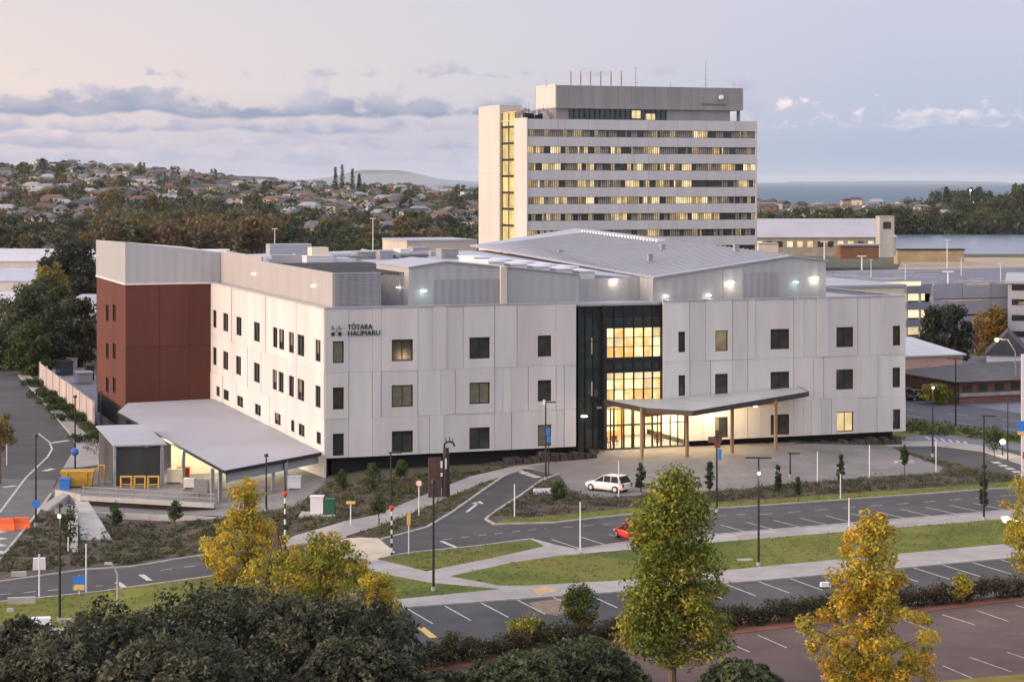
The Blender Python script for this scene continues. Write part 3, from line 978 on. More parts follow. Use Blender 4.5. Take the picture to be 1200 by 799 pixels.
# ---- canopy over the entrance: a sloping wedge roof on timber columns
def onplane(px, py, z):
    p = Pz(px, py, z); return (p.x, p.y)
CN = empty('entrance_canopy', W(uF(800), 0), 0, 'grey roofed timber canopy sheltering the lit hospital entrance', 'canopy')
def cl_(p): return Vector(p)-CN.location
A2 = Pz(757, 478, 5.95); A3 = Pz(812, 481.5, 5.9); A4 = Pz(947, 459, 6.35)
Bk1 = Vector(W(uF(706), -.15)); Bk2 = Vector(W(uF(932), -.15)); 
top = [A2, A3, A4]
back = [Vector((*W(uF(935), -.12)[:2], 6.62)), Vector((*W(uF(775), -.12)[:2], 5.95)), Vector((*W(uF(708), -.12)[:2], 6.1))]
poly = [A2, A3, A4]+back
poly = [cl_(p) for p in poly]
cn = MB(); th_ = .16
n = len(poly)
cn.add([p for p in poly]+[p-Vector((0, 0, th_)) for p in poly], [tuple(range(n)), tuple(range(2*n-1, n-1, -1))]+[(i, n+i, n+(i+1) % n, (i+1) % n) for i in range(n)])
cn.build('canopy_roof', mat('canopy_roof', (.30, .32, .33), .5, .12, .5, fac2=(.40, .42, .42)), CN)
fa = MB()
def fascia(mb, a, b, h, t, drop=.0):
    d = (b-a); d2 = Vector((d.x, d.y)).normalized(); nn = Vector((d2.y, -d2.x, 0))*t
    mb.hexa([a-Vector((0, 0, h)), b-Vector((0, 0, h)), b-nn*-1-Vector((0, 0, h)), a+nn-Vector((0, 0, h))],
            [a+Vector((0, 0, .02)), b+Vector((0, 0, .02)), b+nn+Vector((0, 0, .02)), a+nn+Vector((0, 0, .02))])
fascia(fa, poly[0], poly[1], .45, .12); fascia(fa, poly[1], poly[2], .45, .12); fascia(fa, poly[5], poly[0], .45, .12); fascia(fa, poly[2], poly[3], .4, .1)
fa.build('fascia', mat('fascia', (.05, .042, .042), .5, .2), CN)
so = MB()
sp = [Vector((p.x*.985, p.y*.97, p.z-.45)) for p in poly]
so.add(sp+[p-Vector((0, 0, .1)) for p in sp], [tuple(range(n)), tuple(range(2*n-1, n-1, -1))]+[(i, n+i, n+(i+1) % n, (i+1) % n) for i in range(n)])
so.build('soffit', M['wood'], CN)
bm_ = MB()
ca = cl_(Pz(752, 497, 5.2)); cb = cl_(Pz(858, 489, 5.3))
gz = .9
for (px, py) in ((752, 537), (805, 535), (858, 530), (909, 526)):
    p = cl_(Pz(px, py, gz)); 
    k = MB(); k.tube((p.x, p.y, gz), (p.x, p.y, 5.9), .19, .19, n=14); k.build('column', mat('column_timber', (.20, .125, .075), .6, .3, 1.5, fac2=(.30, .2, .12), streak=True), CN)
for (a, b) in (((752, 537), (909, 526)),):
    p = cl_(Pz(*a, gz)); q = cl_(Pz(*b, gz))
    d = (q-p).normalized(); nn = Vector((-d.y, d.x, 0))*.14
    bm_.hexa([(*(p-nn)[:2], 5.0), (*(q-nn)[:2], 5.55), (*(q+nn)[:2], 5.55), (*(p+nn)[:2], 5.0)], [(*(p-nn)[:2], 5.35), (*(q-nn)[:2], 5.95), (*(q+nn)[:2], 5.95), (*(p+nn)[:2], 5.35)])
bm_.build('beam', M['wood'], CN)
for (uu, vv, e) in ((uF(745), -2.2, 230), (uF(790), -3.0, 300), (uF(835), -2.2, 300), (uF(870), -3.0, 90)):
    b = MB(); b.tube((0, 0, -.05), (0, 0, 0), .2, n=10)
    p = cl_(W(uu, vv)); b.build('downlight', M['lamp'], CN, (p.x, p.y, 5.12))
    ld = bpy.data.lights.new('canopy_lamp', 'POINT'); ld.energy = e*1.8; ld.color = (1, .76, .45); ld.shadow_soft_size = .4
    lo = bpy.data.objects.new('canopy_lamp', ld); COL.objects.link(lo); lo.parent = CN; lo.location = (p.x, p.y, 4.5)

# stone base along the front
for (a, b, z0_, z1_, v0_, v1_) in ((uF(560), uF(703), -.3, 1.25, -1.2, .9), (uF(865), UR-.8, -.1, .95, -.9, .9)):
    g_ = MB(); rr = random.Random(4); x = a
    while x < b:
        w_ = .5+rr.random()*.6; hh = z0_+(z1_-z0_)*(.55+.4*rr.random())*(min(1, .35+(x-a)/9) if v0_ < -1 else 1)
        d_ = v0_+rr.random()*.4
        g_.hexa([(x, d_, z0_), (x+w_, d_, z0_), (x+w_, v1_, z0_), (x, v1_, z0_)], [(x+.1, d_+.15, hh), (x+w_-.1, d_+.12, hh-.1*rr.random()), (x+w_-.1, v1_, hh), (x+.1, v1_, hh)])
        x += w_+.02
    loc_mesh('stone_base', g_, M['rock'])

# ---- wall sign
def text_mesh(body, size, m, depth=.04, spacing=1.0, align='LEFT'):
    cu = bpy.data.curves.new('lettering', 'FONT')
    cu.body = body; cu.size = size; cu.extrude = depth; cu.space_character = spacing; cu.align_x = align
    o = bpy.data.objects.new('tmp_lettering', cu); COL.objects.link(o)
    dg = bpy.context.evaluated_depsgraph_get()
    me = bpy.data.meshes.new_from_object(o.evaluated_get(dg))
    bpy.data.objects.remove(o, do_unlink=True)
    me.materials.clear(); me.materials.append(m)
    return me
SG = empty('wall_sign', W(uF(388), -.1), TH, 'dark green lettering and emblem high on the front wall near its left corner', 'sign')
z1s, z2s = zF(415, 385.5), zF(415, 393)
for body, z_, w_ in (('T\u014cTARA', z1s, (407, 436)), ('HAUMARU', z2s, (407, 444.5))):
    me = text_mesh(body, 1.0, M['signt'])
    xs = [v.co.x for v in me.vertices]; ysv = [v.co.y for v in me.vertices]
    w0 = max(xs)-min(xs); hcap = .72
    sx = (uF(w_[1])-uF(w_[0]))/w0
    o = inst('lettering', me, SG, (uF(w_[0])-uF(388), 0, z_-.02))
    o.rotation_euler = (R(90), 0, 0); o.scale = (sx, .50/.72*1.0, 1)
em = MB()
eu0, eu1 = 0, uF(399.8)-uF(388)
ez0, ez1 = zF(394, 393.3), zF(394, 381)
ew, eh = eu1-eu0, ez1-ez0
for (a, b, c, d) in ((0, .32, 0, .34), (.68, 1, 0, .34)): em.box(a*ew, b*ew, -.05, .03, ez0+c*eh, ez0+d*eh)
em.build('emblem', M['signt'], SG)
em = MB()
for (a, b, c, d) in ((0, .3, .62, .74), (.05, .18, .74, .98), (.62, 1, .62, .72), (.72, .82, .72, .98), (.42, .58, .40, .56)): em.box(a*ew, b*ew, -.05, .03, ez0+c*eh, ez0+d*eh)
em.build('emblem', M['signg'], SG)

# ------------------------------------------------------------------ service canopy on the left
SV = empty('service_canopy', W(-6, 10), TH, 'big flat grey canopy roof over the lit service yard beside the white side wall', 'canopy')
def svl(p):
    d = Vector(p)-SV.location; return Vector((d.dot(EU), d.dot(EV), p[2]))
zc_ = 1.95
q = [svl(Pz(263, 551, zc_)), svl(Vector((*W(-.25, .6)[:2], zc_))), svl(Vector((*W(-.25, 52)[:2], zc_+.1))), svl(Pz(150, 472, zc_+.15)), svl(Pz(138, 482.5, zc_+.1))]
n = len(q)
s = MB(); s.add(q+[p-Vector((0, 0, .18)) for p in q], [tuple(range(n)), tuple(range(2*n-1, n-1, -1))]+[(i, n+i, n+(i+1) % n, (i+1) % n) for i in range(n)])
s.build('canopy_roof', M['roof'], SV)
s = MB(); fascia(s, q[0]-Vector((0,0,.03)), q[1]-Vector((0,0,.03)), .3, .12); fascia(s, q[4]-Vector((0,0,.03)), q[0]-Vector((0,0,.03)), .22, .12)
s.build('fascia', M['black'], SV)
s = MB()
a = q[0]+(q[1]-q[0])*.02+Vector((0, .3, 0)); b = q[0]+(q[1]-q[0])*.99+Vector((0, .3, 0))
s.hexa([(a.x, a.y, .75), (b.x, b.y, .85), (b.x, b.y+.15, .85), (a.x, a.y+.15, .75)], [(a.x, a.y, zc_-.36), (b.x, b.y, zc_-.3), (b.x, b.y+.15, zc_-.3), (a.x, a.y+.15, zc_-.36)])
s.build('beam', mat('grey_blue_beam', (.26, .28, .30), .6, .08), SV)
yb = -2.2
for (px, py) in ((249, 592), (258, 590), (320, 583), (335, 582), (190, 566), (215, 560)):
    p = svl(Pz(px, py, -1.7)); k = MB(); k.box(-.16, .16, -.16, .16, -1.8, zc_-.2); k.build('post', M['cladd'], SV, (p.x, p.y, 0))
rw = MB()
rw.box(-6.0, 5.6, 6.0, 6.3, -3, zc_-.2); 
rw.build('rear_wall', mat('yard_wall', (.60, .55, .42), .8, .15, .5), SV)
for (uu, vv, e) in ((-5.5, 3, 210), (-1, 3, 210), (3.2, 1, 170), (-8, 9, 160)):
    b = MB(); b.box(-.6, .6, -.08, .08, 0, .06); b.build('tube_light', M['lamp'], SV, (uu, vv, zc_-.3))
    ld = bpy.data.lights.new('yard_lamp', 'POINT'); ld.energy = e*3.2; ld.color = (1, .87, .60); ld.shadow_soft_size = .3
    lo = bpy.data.objects.new('yard_lamp', ld); COL.objects.link(lo); lo.parent = SV; lo.location = (uu, vv, zc_-.75)

# ------------------------------------------------------------------ hospital tower
def y_at(px, py, z): return None
TC = Py(618, 455); TC.z = -1
tuF, tvL, tW, tzF, tzL = mkframe(Vector((TC.x, 455, 0)))
T = empty('hospital_tower', (TC.x, 455, 0), TH, 'tall slab hospital tower with rows of partly lit windows and rooftop masts', 'building')
TU = tuF(885)
TV = tvL(562)
ztop = zat(139.5, 455)
rowsT = [zat(y, 455) for y in (156, 175.7, 195.6, 215.5, 235.3, 255.0, 274.5)]
pitch = (rowsT[0]-rowsT[-1])/6
wh = 1.62
# spandrels
sp = MB(); rr = random.Random(9)
allrows = rowsT+[rowsT[-1]-pitch*k for k in range(1, 4)]
zprev = ztop
for k, zr in enumerate(allrows+[None]):
    zb_ = (zr+wh/2) if zr else 0
    x = 0
    while x < TU-.1:
        x2 = min(TU, x+7.3)
        sp.box(x+.02, x2-.02, -.25, .3, zb_, zprev, .95+.08*rr.random()); x = x2
    zprev = (zr-wh/2) if zr else 0
T_sp = sp.build('spandrel', M['tower'], T)
# side of spandrel colour: end fins
fn = MB(); fn.box(-.3, .0, -.4, .6, 0, ztop, 1.0); fn.box(TU, TU+.3, -.4, .6, 0, ztop, 1.0); fn.build('fin', M['tower'], T)
core = MB(); core.box(.7, TU-.1, .55, TV-.5, 0, ztop-.2); core.build('core', M['dark'], T)
rs = MB(); rs.box(0, TU, .3, TV, ztop-.19, ztop-.02); rs.box(TU-.3, TU, .61, TV, 0, ztop-.2, .95); rs.build('roof_slab', M['tower'], T)
# window bays
litcols = {}
bw = TU/14
pane_w = {}
for kind in ('glassw', 'litw', 'litd', 'litb', 'blind_pale'):
    pass
curtain = mat('curtain_dim', (.33, .31, .26), .8, .3, 1.2)
bay_mesh = {}
frm = MB()
for k in range(9): frm.box(k*bw/8-.035, k*bw/8+.035, .10, .22, 0, wh)
frm.box(0, bw, .12, .2, 0, .08); frm.box(0, bw, .12, .2, wh-.08, wh)
frm_me = frm.mesh('window', mat('tower_frame', (.10, .10, .10), .5, 0))
def strip_mesh(nm, m, k0, k1):
    key = (nm, k0, k1)
    if key not in bay_mesh:
        b = MB(); b.box(k0*bw/8, k1*bw/8, .24, .30, .02, wh-.02); bay_mesh[key] = b.mesh('pane', m)
    return bay_mesh[key]
pl = {0: [0,0,0,.3,0,.2,0,.3,0,0,2,0,0,0], 1: [1,2,0,1,0,2,0,2,0,0,0,1,0,0], 2: [1,2,0,1,0,1,2,0,2,2,0,1,1,2], 3: [1,1,0,2,0,1,2,1,2,2,0,0,0,2],
      4: [1,1,1,2,0,2,0,2,1,2,2,0,0,0], 5: [0,1,0,0,0,2,0,0,0,2,2,2,0,0], 6: [1,1,0,0,0,0,0,2,0,0,0,0,0,0]}
for ri, zr in enumerate(rowsT):
    for k in range(14):
        o = inst('window', frm_me, T, (k*bw, 0, zr-wh/2))
        a = pl[ri][k]
        c = 0
        segs = []
        while c < 8:
            w_ = rr.choice([1, 2, 2, 3]); e = min(8, c+w_)
            r_ = rr.random()
            if a >= 2: kd = 'litb' if r_ < .4 else ('litw' if r_ < .8 else ('litd' if r_ < .93 else 'glassw'))
            elif a >= 1: kd = 'litw' if r_ < .3 else ('litd' if r_ < .7 else ('cur' if r_ < .85 else 'glassw'))
            else: kd = 'litd' if r_ < .22 else ('cur' if r_ < .62 else 'glassw')
            segs.append((c, e, kd)); c = e
        for (c, e, kd) in segs:
            inst('pane', strip_mesh(kd, curtain if kd == 'cur' else M[kd], c, e), o)
low = MB()
for zr in allrows[7:]: low.box(0, TU, .24, .3, zr-wh/2, zr+wh/2)
low.build('lower_glazing', M['glassw'], T)
# end wall with stair glazing
e1, e2, e3 = tvL(602.5), tvL(586.5), TV
zc1 = zat(139, tW(0, e1).y); zc2 = zat(125.5, tW(0, e3).y)
ew_ = MB()
zz = 0
while zz < zc1-.1:
    z2 = min(zc1, zz+7.6); ew_.box(-.02, .3, .61, e1, zz+.01, z2-.01, .97+.06*rr.random()); zz = z2
ew_.build('end_wall', M['towerlit'], T); ew_ = MB()
zz = 0
while zz < zc2-.1:
    z2 = min(zc2, zz+7.6); ew_.box(-.22, e1*.6, e2, e3, zz+.01, z2-.01, .97+.06*rr.random()); zz = z2
ew_.build('end_wall', M['towerlit'], T)
zz = zat(133, tW(0, e2).y)
sf = MB(); sl = 9
for k in range(11):
    z_ = zz-k*pitch
    sf.box(.25, .55, e1+.01, e2-.01, z_-pitch+.25, z_-pitch+.75)
    if z_-pitch+.75 > 0:
        p_ = MB(); p_.box(.5, .6, e1+.05, e2-.05, z_-pitch+.76, z_+.24); p_.build('stair_glazing', M['litstair'], T)
for v_k in (e1+.05, (e1+e2)/2, e2-.2): sf.box(.3, .49, v_k, v_k+.12, 0, zz)
sf.build('stair_floor', M['black'], T)
# penthouse
pa, pb = tuF(651, 3), tuF(870, 3)
zp1, zp0 = zat(100, tW(pa, 3).y), zat(127, tW(pa, 3).y)
ph = MB(); x = pa
while x < pb-.2:
    x2 = min(pb, x+3.05); ph.box(x+.02, x2-.02, 2.6, 3.0, zp0, zp1, .94+.1*rr.random()); x = x2
ph.box(pa, pb, 3.0, 16, zp0, zp1-.05, 1.0)
ph.box(pa+.2, tuF(667, 3), 3.2, 15, ztop, zp0, .8); ph.box(tuF(781, 3), tuF(856, 3), 3.2, 15, ztop, zp0, .85)
ph.box(pb-1.0, pb-.4, 3.4, 4, ztop, zp0, .6); ph.box(tuF(820, 3), tuF(850, 3), 2.3, 2.6, zat(122, tW(40, 3).y), zat(120.5, tW(40, 3).y), .8)
ph.build('penthouse', M['towerd'], T)
ph = MB(); ph.box(pa-.02, pa+.3, 3.01, tvL(628, pa), zat(127, 465), zp1+.3); ph.build('penthouse_end', M['towerlit'], T)
gl = MB(); gl.box(tuF(667, 3), tuF(781, 3), 3.3, 3.4, ztop, zp0); gl.build('penthouse_glazing', M['glassg'], T)
gl = MB(); gl.box(tuF(741, 3), tuF(751, 3), 3.15, 3.25, ztop+.5, zp0-.3); gl.box(tuF(757, 3), tuF(768, 3), 3.15, 3.25, ztop+.2, zp0-1.0); gl.build('lit_window', M['litb'], T)
gl = MB()
for k in range(20):
    x = tuF(667, 3)+k*(tuF(781, 3)-tuF(667, 3))/19
    gl.box(x-.06, x+.06, 3.05, 3.14, ztop, zp0)
gl.build('penthouse_mullions', M['black'], T)
for px in (669, 680.5, 692, 704, 716, 728):
    u_ = tuF(px, 6); zb_ = zp1-.1; zt_ = zat(84, tW(u_, 6).y)
    f_ = MB(); f_.tube((0, 0, 0), (0, 0, zt_-zb_), .14, .14, n=8)
    for k in range(2): f_.tube((0, 0, 1+k*.9), (0, 0, 1.25+k*.9), .19, n=8)
    f_.build('flue', mat('flue_red', (.36, .20, .17), .6, .1), T, (u_, 6, zb_))
for px, ty in ((745, 78), (827, 71), (786, 96), (640, 92), (860, 95)):
    u_ = tuF(px, 8); zt_ = zat(ty, tW(u_, 8).y)
    f_ = MB(); f_.tube((0, 0, 0), (0, 0, zt_-zp1), .10, .05, n=6)
    if ty < 80:
        for k in range(4): f_.box(-.5+.08*k, .5-.08*k, -.04, .04, 1.2+k*1.1, 1.28+k*1.1)
    f_.build('antenna', M['grey'], T, (u_, 8, zp1-.1))
ds = MB(); ds.tube((0, 0, 0), (0, -.4, .2), .6, .5, n=14); ds.tube((0, -.5, .25), (0, -1.3, .5), .05, n=6); ds.build('dish', M['skylt'], T, (tuF(845, 2.3), 2.3, zat(114, 470)))
# cooling and antenna frame on the roof's left end
ant = MB(); rr = random.Random(31)
p0 = (1, 4)
for k in range(46):
    uu = .6+rr.random()*(pa-1.2); vv = 3+rr.random()*20; zz = ztop+.2+rr.random()*1.0
    ant.tube((uu, vv, ztop), (uu, vv, zz+2.4*rr.random()+.8), .05, n=5)
    if rr.random() < .6: ant.box(uu-.35, uu+.35, vv-.08, vv+.08, zz+.7, zz+1.4)
ant.build('antenna_frame', M['grey'], T)
eq = MB()
for k in range(7): 
    uu = .5+k*.8; eq.box(uu, uu+.65, 3+k*.5, 4.4+k*.5, ztop, ztop+1.0+.5*rr.random())
eq.build('roof_equipment', M['dark'], T)
# ------------------------------------------------------------------ roads, car parks, paths, lawns
def stretch(pts):
    """carry the lots, lawns and paths on past the right picture edge"""
    if not any(x >= 1255 and y >= 583 for x, y in pts) and (1185, 571.6) not in pts[:5]: return pts
    return [(x+300, y-25) if x >= 1255 else (x, y) for x, y in pts]
def sheet(name, pts, m, h=.012, side=0.0):
    if name != 'planting_bed': pts = stretch(pts)
    return sheet_(name, pts, m, h, side)
def sheet_(name, pts, m, h=.012, side=0.0): return slab(name, GP(pts), M[m] if isinstance(m, str) else m, h, side)
upper = [(445,655),(447,633),(500,619),(530,601),(565,576),(590,559),(612,550),(640,548),(655,556),(635,563),(610,581),(577,602),(569,609),(580,615),(650,613),(750,602),(900,592.5),(1185,572),(1260,566),(1260,593),(1200,597),(900,622),(735,636),(675,645),(650,640),(622,632),(560,640.5),(480,648.5)]
sheet('car_park_road', upper, 'asphalt')
sheet('road', [(-80,692),(0,682),(100,668),(230,652),(330,641),(400,633),(447,632),(446,656),(330,663),(240,677),(130,692),(60,700),(-80,714)], 'asphalt', .016)
sheet('road', [(-160,470),(-100,425),(6,424),(22,440),(50,470),(82,508),(90,522),(76,545),(68,560),(62,577),(42,604),(0,656),(-80,680),(-160,600)], 'asphalt', .012)
sheet('road', [(-160,600),(-60,560),(66,562),(62,577),(42,604),(0,656),(-80,680)], mat('asphalt_pale', (.12,.115,.115), .85, .15, .4), .018)
sheet('footpath', [(22,440),(32,436),(60,470),(100,508),(121,520),(121,545),(96,548),(74,549),(90,522),(82,508),(50,470)], 'path', .10, .1)
sheet('raised_crossing', [(396,632),(440,628),(463,647),(446,657),(430,660)], 'pathy', .035, .05)
sheet('footpath', [(300,655),(345,628),(370,621),(440,604),(500,579),(550,559),(600,547),(650,541),(650,549),(612,550),(590,558),(560,568),(520,586),(455,613),(402,631),(396,633),(330,641)], 'path', .06, .08)
sheet('planting_bed', [(405,629),(455,613),(520,586),(560,568.5),(588,559.5),(563,576),(528,601),(498,618.5),(447,631)], 'mulch', .06, .08)
# lawn and path islands
sheet('lawn', [(443,656),(480,649),(560,641),(624,633),(638,641),(575,655),(520,666),(495,669)], 'grass', .07, .1)
sheet('footpath', [(622,632),(650,640),(675,645),(735,636.3),(900,622.3),(1200,597.3),(1260,592.5),(1260,602),(1200,607),(900,631),(735,645),(655,652),(600,660),(527,676),(500,670),(520,666),(575,655),(638,641)], 'path', .08, .1)
sheet('lawn', [(527,676),(600,660),(655,652),(735,645),(900,631),(1200,607),(1260,602),(1260,631),(1200,636),(900,664),(740,680),(620,687),(585,687)], 'grass', .07, .1)
sheet('footpath', [(396,633),(430,660),(446,657),(495,669),(527,676),(585,687),(620,687),(740,680),(900,664),(1200,636),(1260,631),(1260,647),(1200,653),(900,680),(740,693),(640,700),(480,712),(400,720),(200,742),(60,755),(-60,765),(-60,752),(40,736),(240,722),(400,708),(466,703),(588,691),(500,683),(440,671),(418,661),(380,650)], 'path', .078, .1)
sheet('lawn', [(-80,714),(60,700),(130,692),(240,677),(330,663),(390,657),(418,661),(440,671),(500,683),(588,691),(466,703),(400,708),(240,722),(40,736),(-60,752)], 'grass', .07, .1)
sheet('car_park', [(380,722),(480,712),(640,700),(740,693),(900,680),(1200,653),(1300,645),(1300,686),(1200,696),(1100,706),(900,724),(750,738),(640,754),(500,777),(380,800)], 'asphalt')
sheet('soil_strip', [(380,800),(500,777),(640,754),(750,738),(900,724),(1100,706),(1200,696),(1300,686),(1300,692),(1200,703),(1000,727),(860,743),(740,756),(600,772),(480,792),(380,812)], 'redsoil', .05, .06)
sheet('car_park', [(380,812),(480,792),(600,772),(740,756),(860,743),(1000,727),(1200,703),(1300,692),(1300,900),(200,900)], 'asphalt2', .012)
sheet('verge', [(1090,800),(1150,795),(1220,789),(1300,783),(1300,900),(1050,900)], mat('dry_grass', (.20,.15,.03), .95, .3, .4), .08, .1)
# planting round the loading yard, gardens by the forecourt
sheet('planting_bed', [(-80,690),(0,675),(0,657),(42,606),(60,598),(64,604),(250,606),(262,606),(345,594),(382,566),(420,560),(560,552),(600,546),(550,558),(500,578),(440,603),(370,620),(345,627),(300,654),(230,651),(100,667),(0,681),(-80,691)], 'mulch', .05, .06)
sheet('planting_bed', [(569,609),(577,602),(610,581),(635,563),(655,557),(668,574),(692,583),(745,581),(870,573),(930,566),(1000,561),(1060,556.5),(1110,554),(1105,548),(1040,523),(1060,531),(1150,550),(1200,566),(1260,565.8),(1185,571.6),(900,592),(750,601.6),(650,612.6),(580,614.6)], 'mulch', .06, .08)
sheet('lawn', [(580,614.6),(650,612.6),(750,601.6),(900,592),(1185,571.6),(1260,565.8),(1262,560),(1185,565),(900,586),(750,595),(650,605),(590,609)], 'grass', .085, .1)
# forecourt, lifted to the door level at the back
fc = [(612,549,.0),(655,541,.15),(700,537,.45),(745,541,.86),(905,533,.86),(1000,522,.3),(1040,520,.1),(1105,548,.0),(1100,554,.0),(1000,561,.0),(870,573,.0),(745,581,.0),(692,583,.0),(668,574,.0),(655,557,.0)]
bm = bmesh.new()
outer = [Vector((*Pz(x, y, z)[:2], z+.03)) for x, y, z in fc]
inner = [Vector((*Pz(x, y, z)[:2], z+.03)) for x, y, z in ((745,556,.25),(905,550,.25),(1000,541,.03),(700,560,.03))]
wallpts = [Vector((*W(uF(700), .3)[:2], .80)), Vector((*W(uF(912), .3)[:2], .80)), Vector((*W(uF(1040), 1.2)[:2], .05))]
pts = outer+inner+wallpts
from mathutils.geometry import delaunay_2d_cdt
ring = [0,1,2,15+4,15+5,15+6]+list(range(7,15))
vs2, es2, fs2, ov, oe, of = delaunay_2d_cdt([Vector(p[:2]) for p in pts], [], [[0,1,2,19,20,21,7,8,9,10,11,12,13,14]], 1, 1e-6)
zmap = []
for i, v in enumerate(vs2): zmap.append(pts[ov[i][0]].z if ov[i] else 0.05)
fcm = bpy.data.meshes.new('forecourt_paving')
fcm.from_pydata([(v.x, v.y, z) for v, z in zip(vs2, zmap)], [], [list(f) for f in fs2]); fcm.materials.append(M['paver'])
fo = bpy.data.objects.new('forecourt_paving', fcm); COL.objects.link(fo); fo['kind'] = 'structure'
for p in fcm.polygons:
    if p.normal.z < 0: p.flip()
# right hand side: roads and verges beyond
sheet('footpath', [(1000,522),(1055,517),(1100,517),(1150,522),(1200,536),(1260,560),(1260,566),(1200,545),(1150,528.5),(1100,523),(1060,523),(1040,523.5)], 'path', .08, .1)
sheet('road', [(1040,524),(1060,523.3),(1100,523.2),(1150,529),(1200,545.5),(1260,566),(1260,572),(1200,566),(1150,550),(1100,538)], 'asphalt')
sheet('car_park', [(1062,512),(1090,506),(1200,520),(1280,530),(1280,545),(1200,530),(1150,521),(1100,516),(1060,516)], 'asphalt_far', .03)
sheet('verge', [(1040,492),(1062,491),(1200,512),(1280,524),(1280,531),(1200,521),(1090,507),(1062,512),(1040,514)], 'grass', .04)
sheet('road', [(1020,470),(1062,470),(1130,474),(1200,485),(1300,500),(1300,530),(1200,508),(1100,494),(1062,489),(1020,489)], mat('road_blue', (.075,.075,.095), .8, .15, .2), .02)
sheet('paved_yard', [(62,575),(74,556),(125,545),(150,520),(225,470),(382,540),(382,566),(345,594),(262,606),(250,604),(64,603)], 'paver', .022)
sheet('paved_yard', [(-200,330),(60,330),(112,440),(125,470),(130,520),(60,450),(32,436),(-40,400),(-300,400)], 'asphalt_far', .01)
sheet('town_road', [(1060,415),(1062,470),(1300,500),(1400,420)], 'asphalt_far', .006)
# kerbs
for pts in ([(447,632.5),(500,618.5),(530,600.5),(565,575.5),(590,558.5),(612,550)], [(655,556),(635,563),(610,581),(577,602),(569,609),(580,615),(650,613),(750,602),(900,592.5),(1185,572),(1260,566)],
            [(443,655.5),(480,648.5),(560,640.5),(622,632.3),(650,640),(675,645),(735,636),(900,622),(1200,597),(1260,592.5)],
            [(-80,692),(0,682),(100,668),(230,652),(330,641),(396,633)], [(-80,714),(60,700),(130,692),(240,677),(330,663),(392,657)],
            [(400,719.5),(480,712),(640,700),(740,693),(900,680),(1200,653),(1300,645)],
            [(0,656),(42,604),(60,579)], [(22,440),(50,470),(82,508),(90,522)], [(1040,523.5),(1060,523),(1100,523),(1150,528.8),(1200,545),(1260,566)]):
    kerb([G(*p) for p in stretch(pts)], .24, .12)
kerb([G(*p) for p in [(380,800),(500,777.3),(640,754.3),(750,738.3),(900,724.3),(1100,706.3),(1200,696.3),(1600,661)]], .2, .12)

# painted markings
mk = MB()
def paint(mb, a, b, w, h=.022):
    a = Vector((a[0], a[1])); b = Vector((b[0], b[1])); d = (b-a).normalized(); n = Vector((-d.y, d.x))*w/2
    segs = [0, 1]
    for cx in (-14, -30):
        if (a.x-cx)*(b.x-cx) < 0: segs.append((cx-a.x)/(b.x-a.x))
    segs.sort()
    for s0, s1 in zip(segs, segs[1:]):
        p = a+(b-a)*s0; q = a+(b-a)*s1
        mb.add([(p.x+n.x, p.y+n.y, near_h(p.x)+h), (p.x-n.x, p.y-n.y, near_h(p.x)+h), (q.x-n.x, q.y-n.y, near_h(q.x)+h), (q.x+n.x, q.y+n.y, near_h(q.x)+h)], [(0,3,2,1)])
def dashed(mb, a, b, w, on, off):
    a = Vector((a[0], a[1])); b = Vector((b[0], b[1])); Ln = (b-a).length; d = (b-a)/Ln; s = 0
    while s < Ln:
        paint(mb, a+d*s, a+d*min(Ln, s+on), w); s += on+off
def bays(mb, a, b, step, length, w=.12, skip=()):
    a = Vector(G(*a)[:2]); b = Vector(G(*b)[:2]); Ln = (b-a).length; d = (b-a)/Ln; n = Vector((d.y, -d.x)); s = 0; i = 0
    while s < Ln:
        if i not in skip: paint(mb, a+d*s, a+d*s+n*length, w)
        s += step; i += 1
# lower car park: bays nose to the path
bays(mk, (478,713.5), (1545,625.3), 2.62, 4.9)
dashed(mk, G(905,727)[:2], G(1200,690)[:2], .1, 3, 6)
tag(mk.build('bay_markings', M['white']), kind='structure')
mk = MB()
a = Vector(G(676,644)[:2]); b = Vector(G(1500,570.5)[:2]); Ln = (b-a).length; d = (b-a)/Ln; n = Vector((-d.y, d.x)); s = .4
while s < Ln: 
    q = a+d*s; paint(mk, q+n*.25, q+n*4.9-d*.1, .12); s += 2.62
dashed(mk, G(520,632)[:2], G(640,619)[:2], .12, .8, .8)
dashed(mk, G(660,618)[:2], G(880,602)[:2], .12, .9, .9)
dashed(mk, G(890,603)[:2], G(1190,580)[:2], .12, 1.3, 1.5)
paint(mk, G(517,634), G(536,642), .35)
# arrow on the entry road
a0_ = Vector(G(547,600)[:2]); a1_ = Vector(G(563,587)[:2]); d = (a1_-a0_).normalized(); n = Vector((-d.y, d.x))
paint(mk, a0_, a1_-d*1.0, .28)
tip = a1_; 
mk.add([(tip.x, tip.y, .022), (tip.x-d.x*1.5+n.x*.6, tip.y-d.y*1.5+n.y*.6, .022), (tip.x-d.x*1.5-n.x*.6, tip.y-d.y*1.5-n.y*.6, .022)], [(0, 1, 2)])
for k in range(4):
    t = k/4; paint(mk, G(606+t*26, 551+t*9), G(611+t*26, 553+t*9), .9)
dashed(mk, G(1000,560)[:2], G(1090,552)[:2], .1, 1, 1)
for k in range(4): paint(mk, G(1010-k*26, 557-k*-2), G(1030-k*26, 563+k*2), .1, .06)
for k in range(5): paint(mk, G(1165+k*8, 541+k*3.6), G(1170+k*8, 543+k*3.6), .8)
tag(mk.build('road_markings', M['white']), kind='structure')
mk = MB()
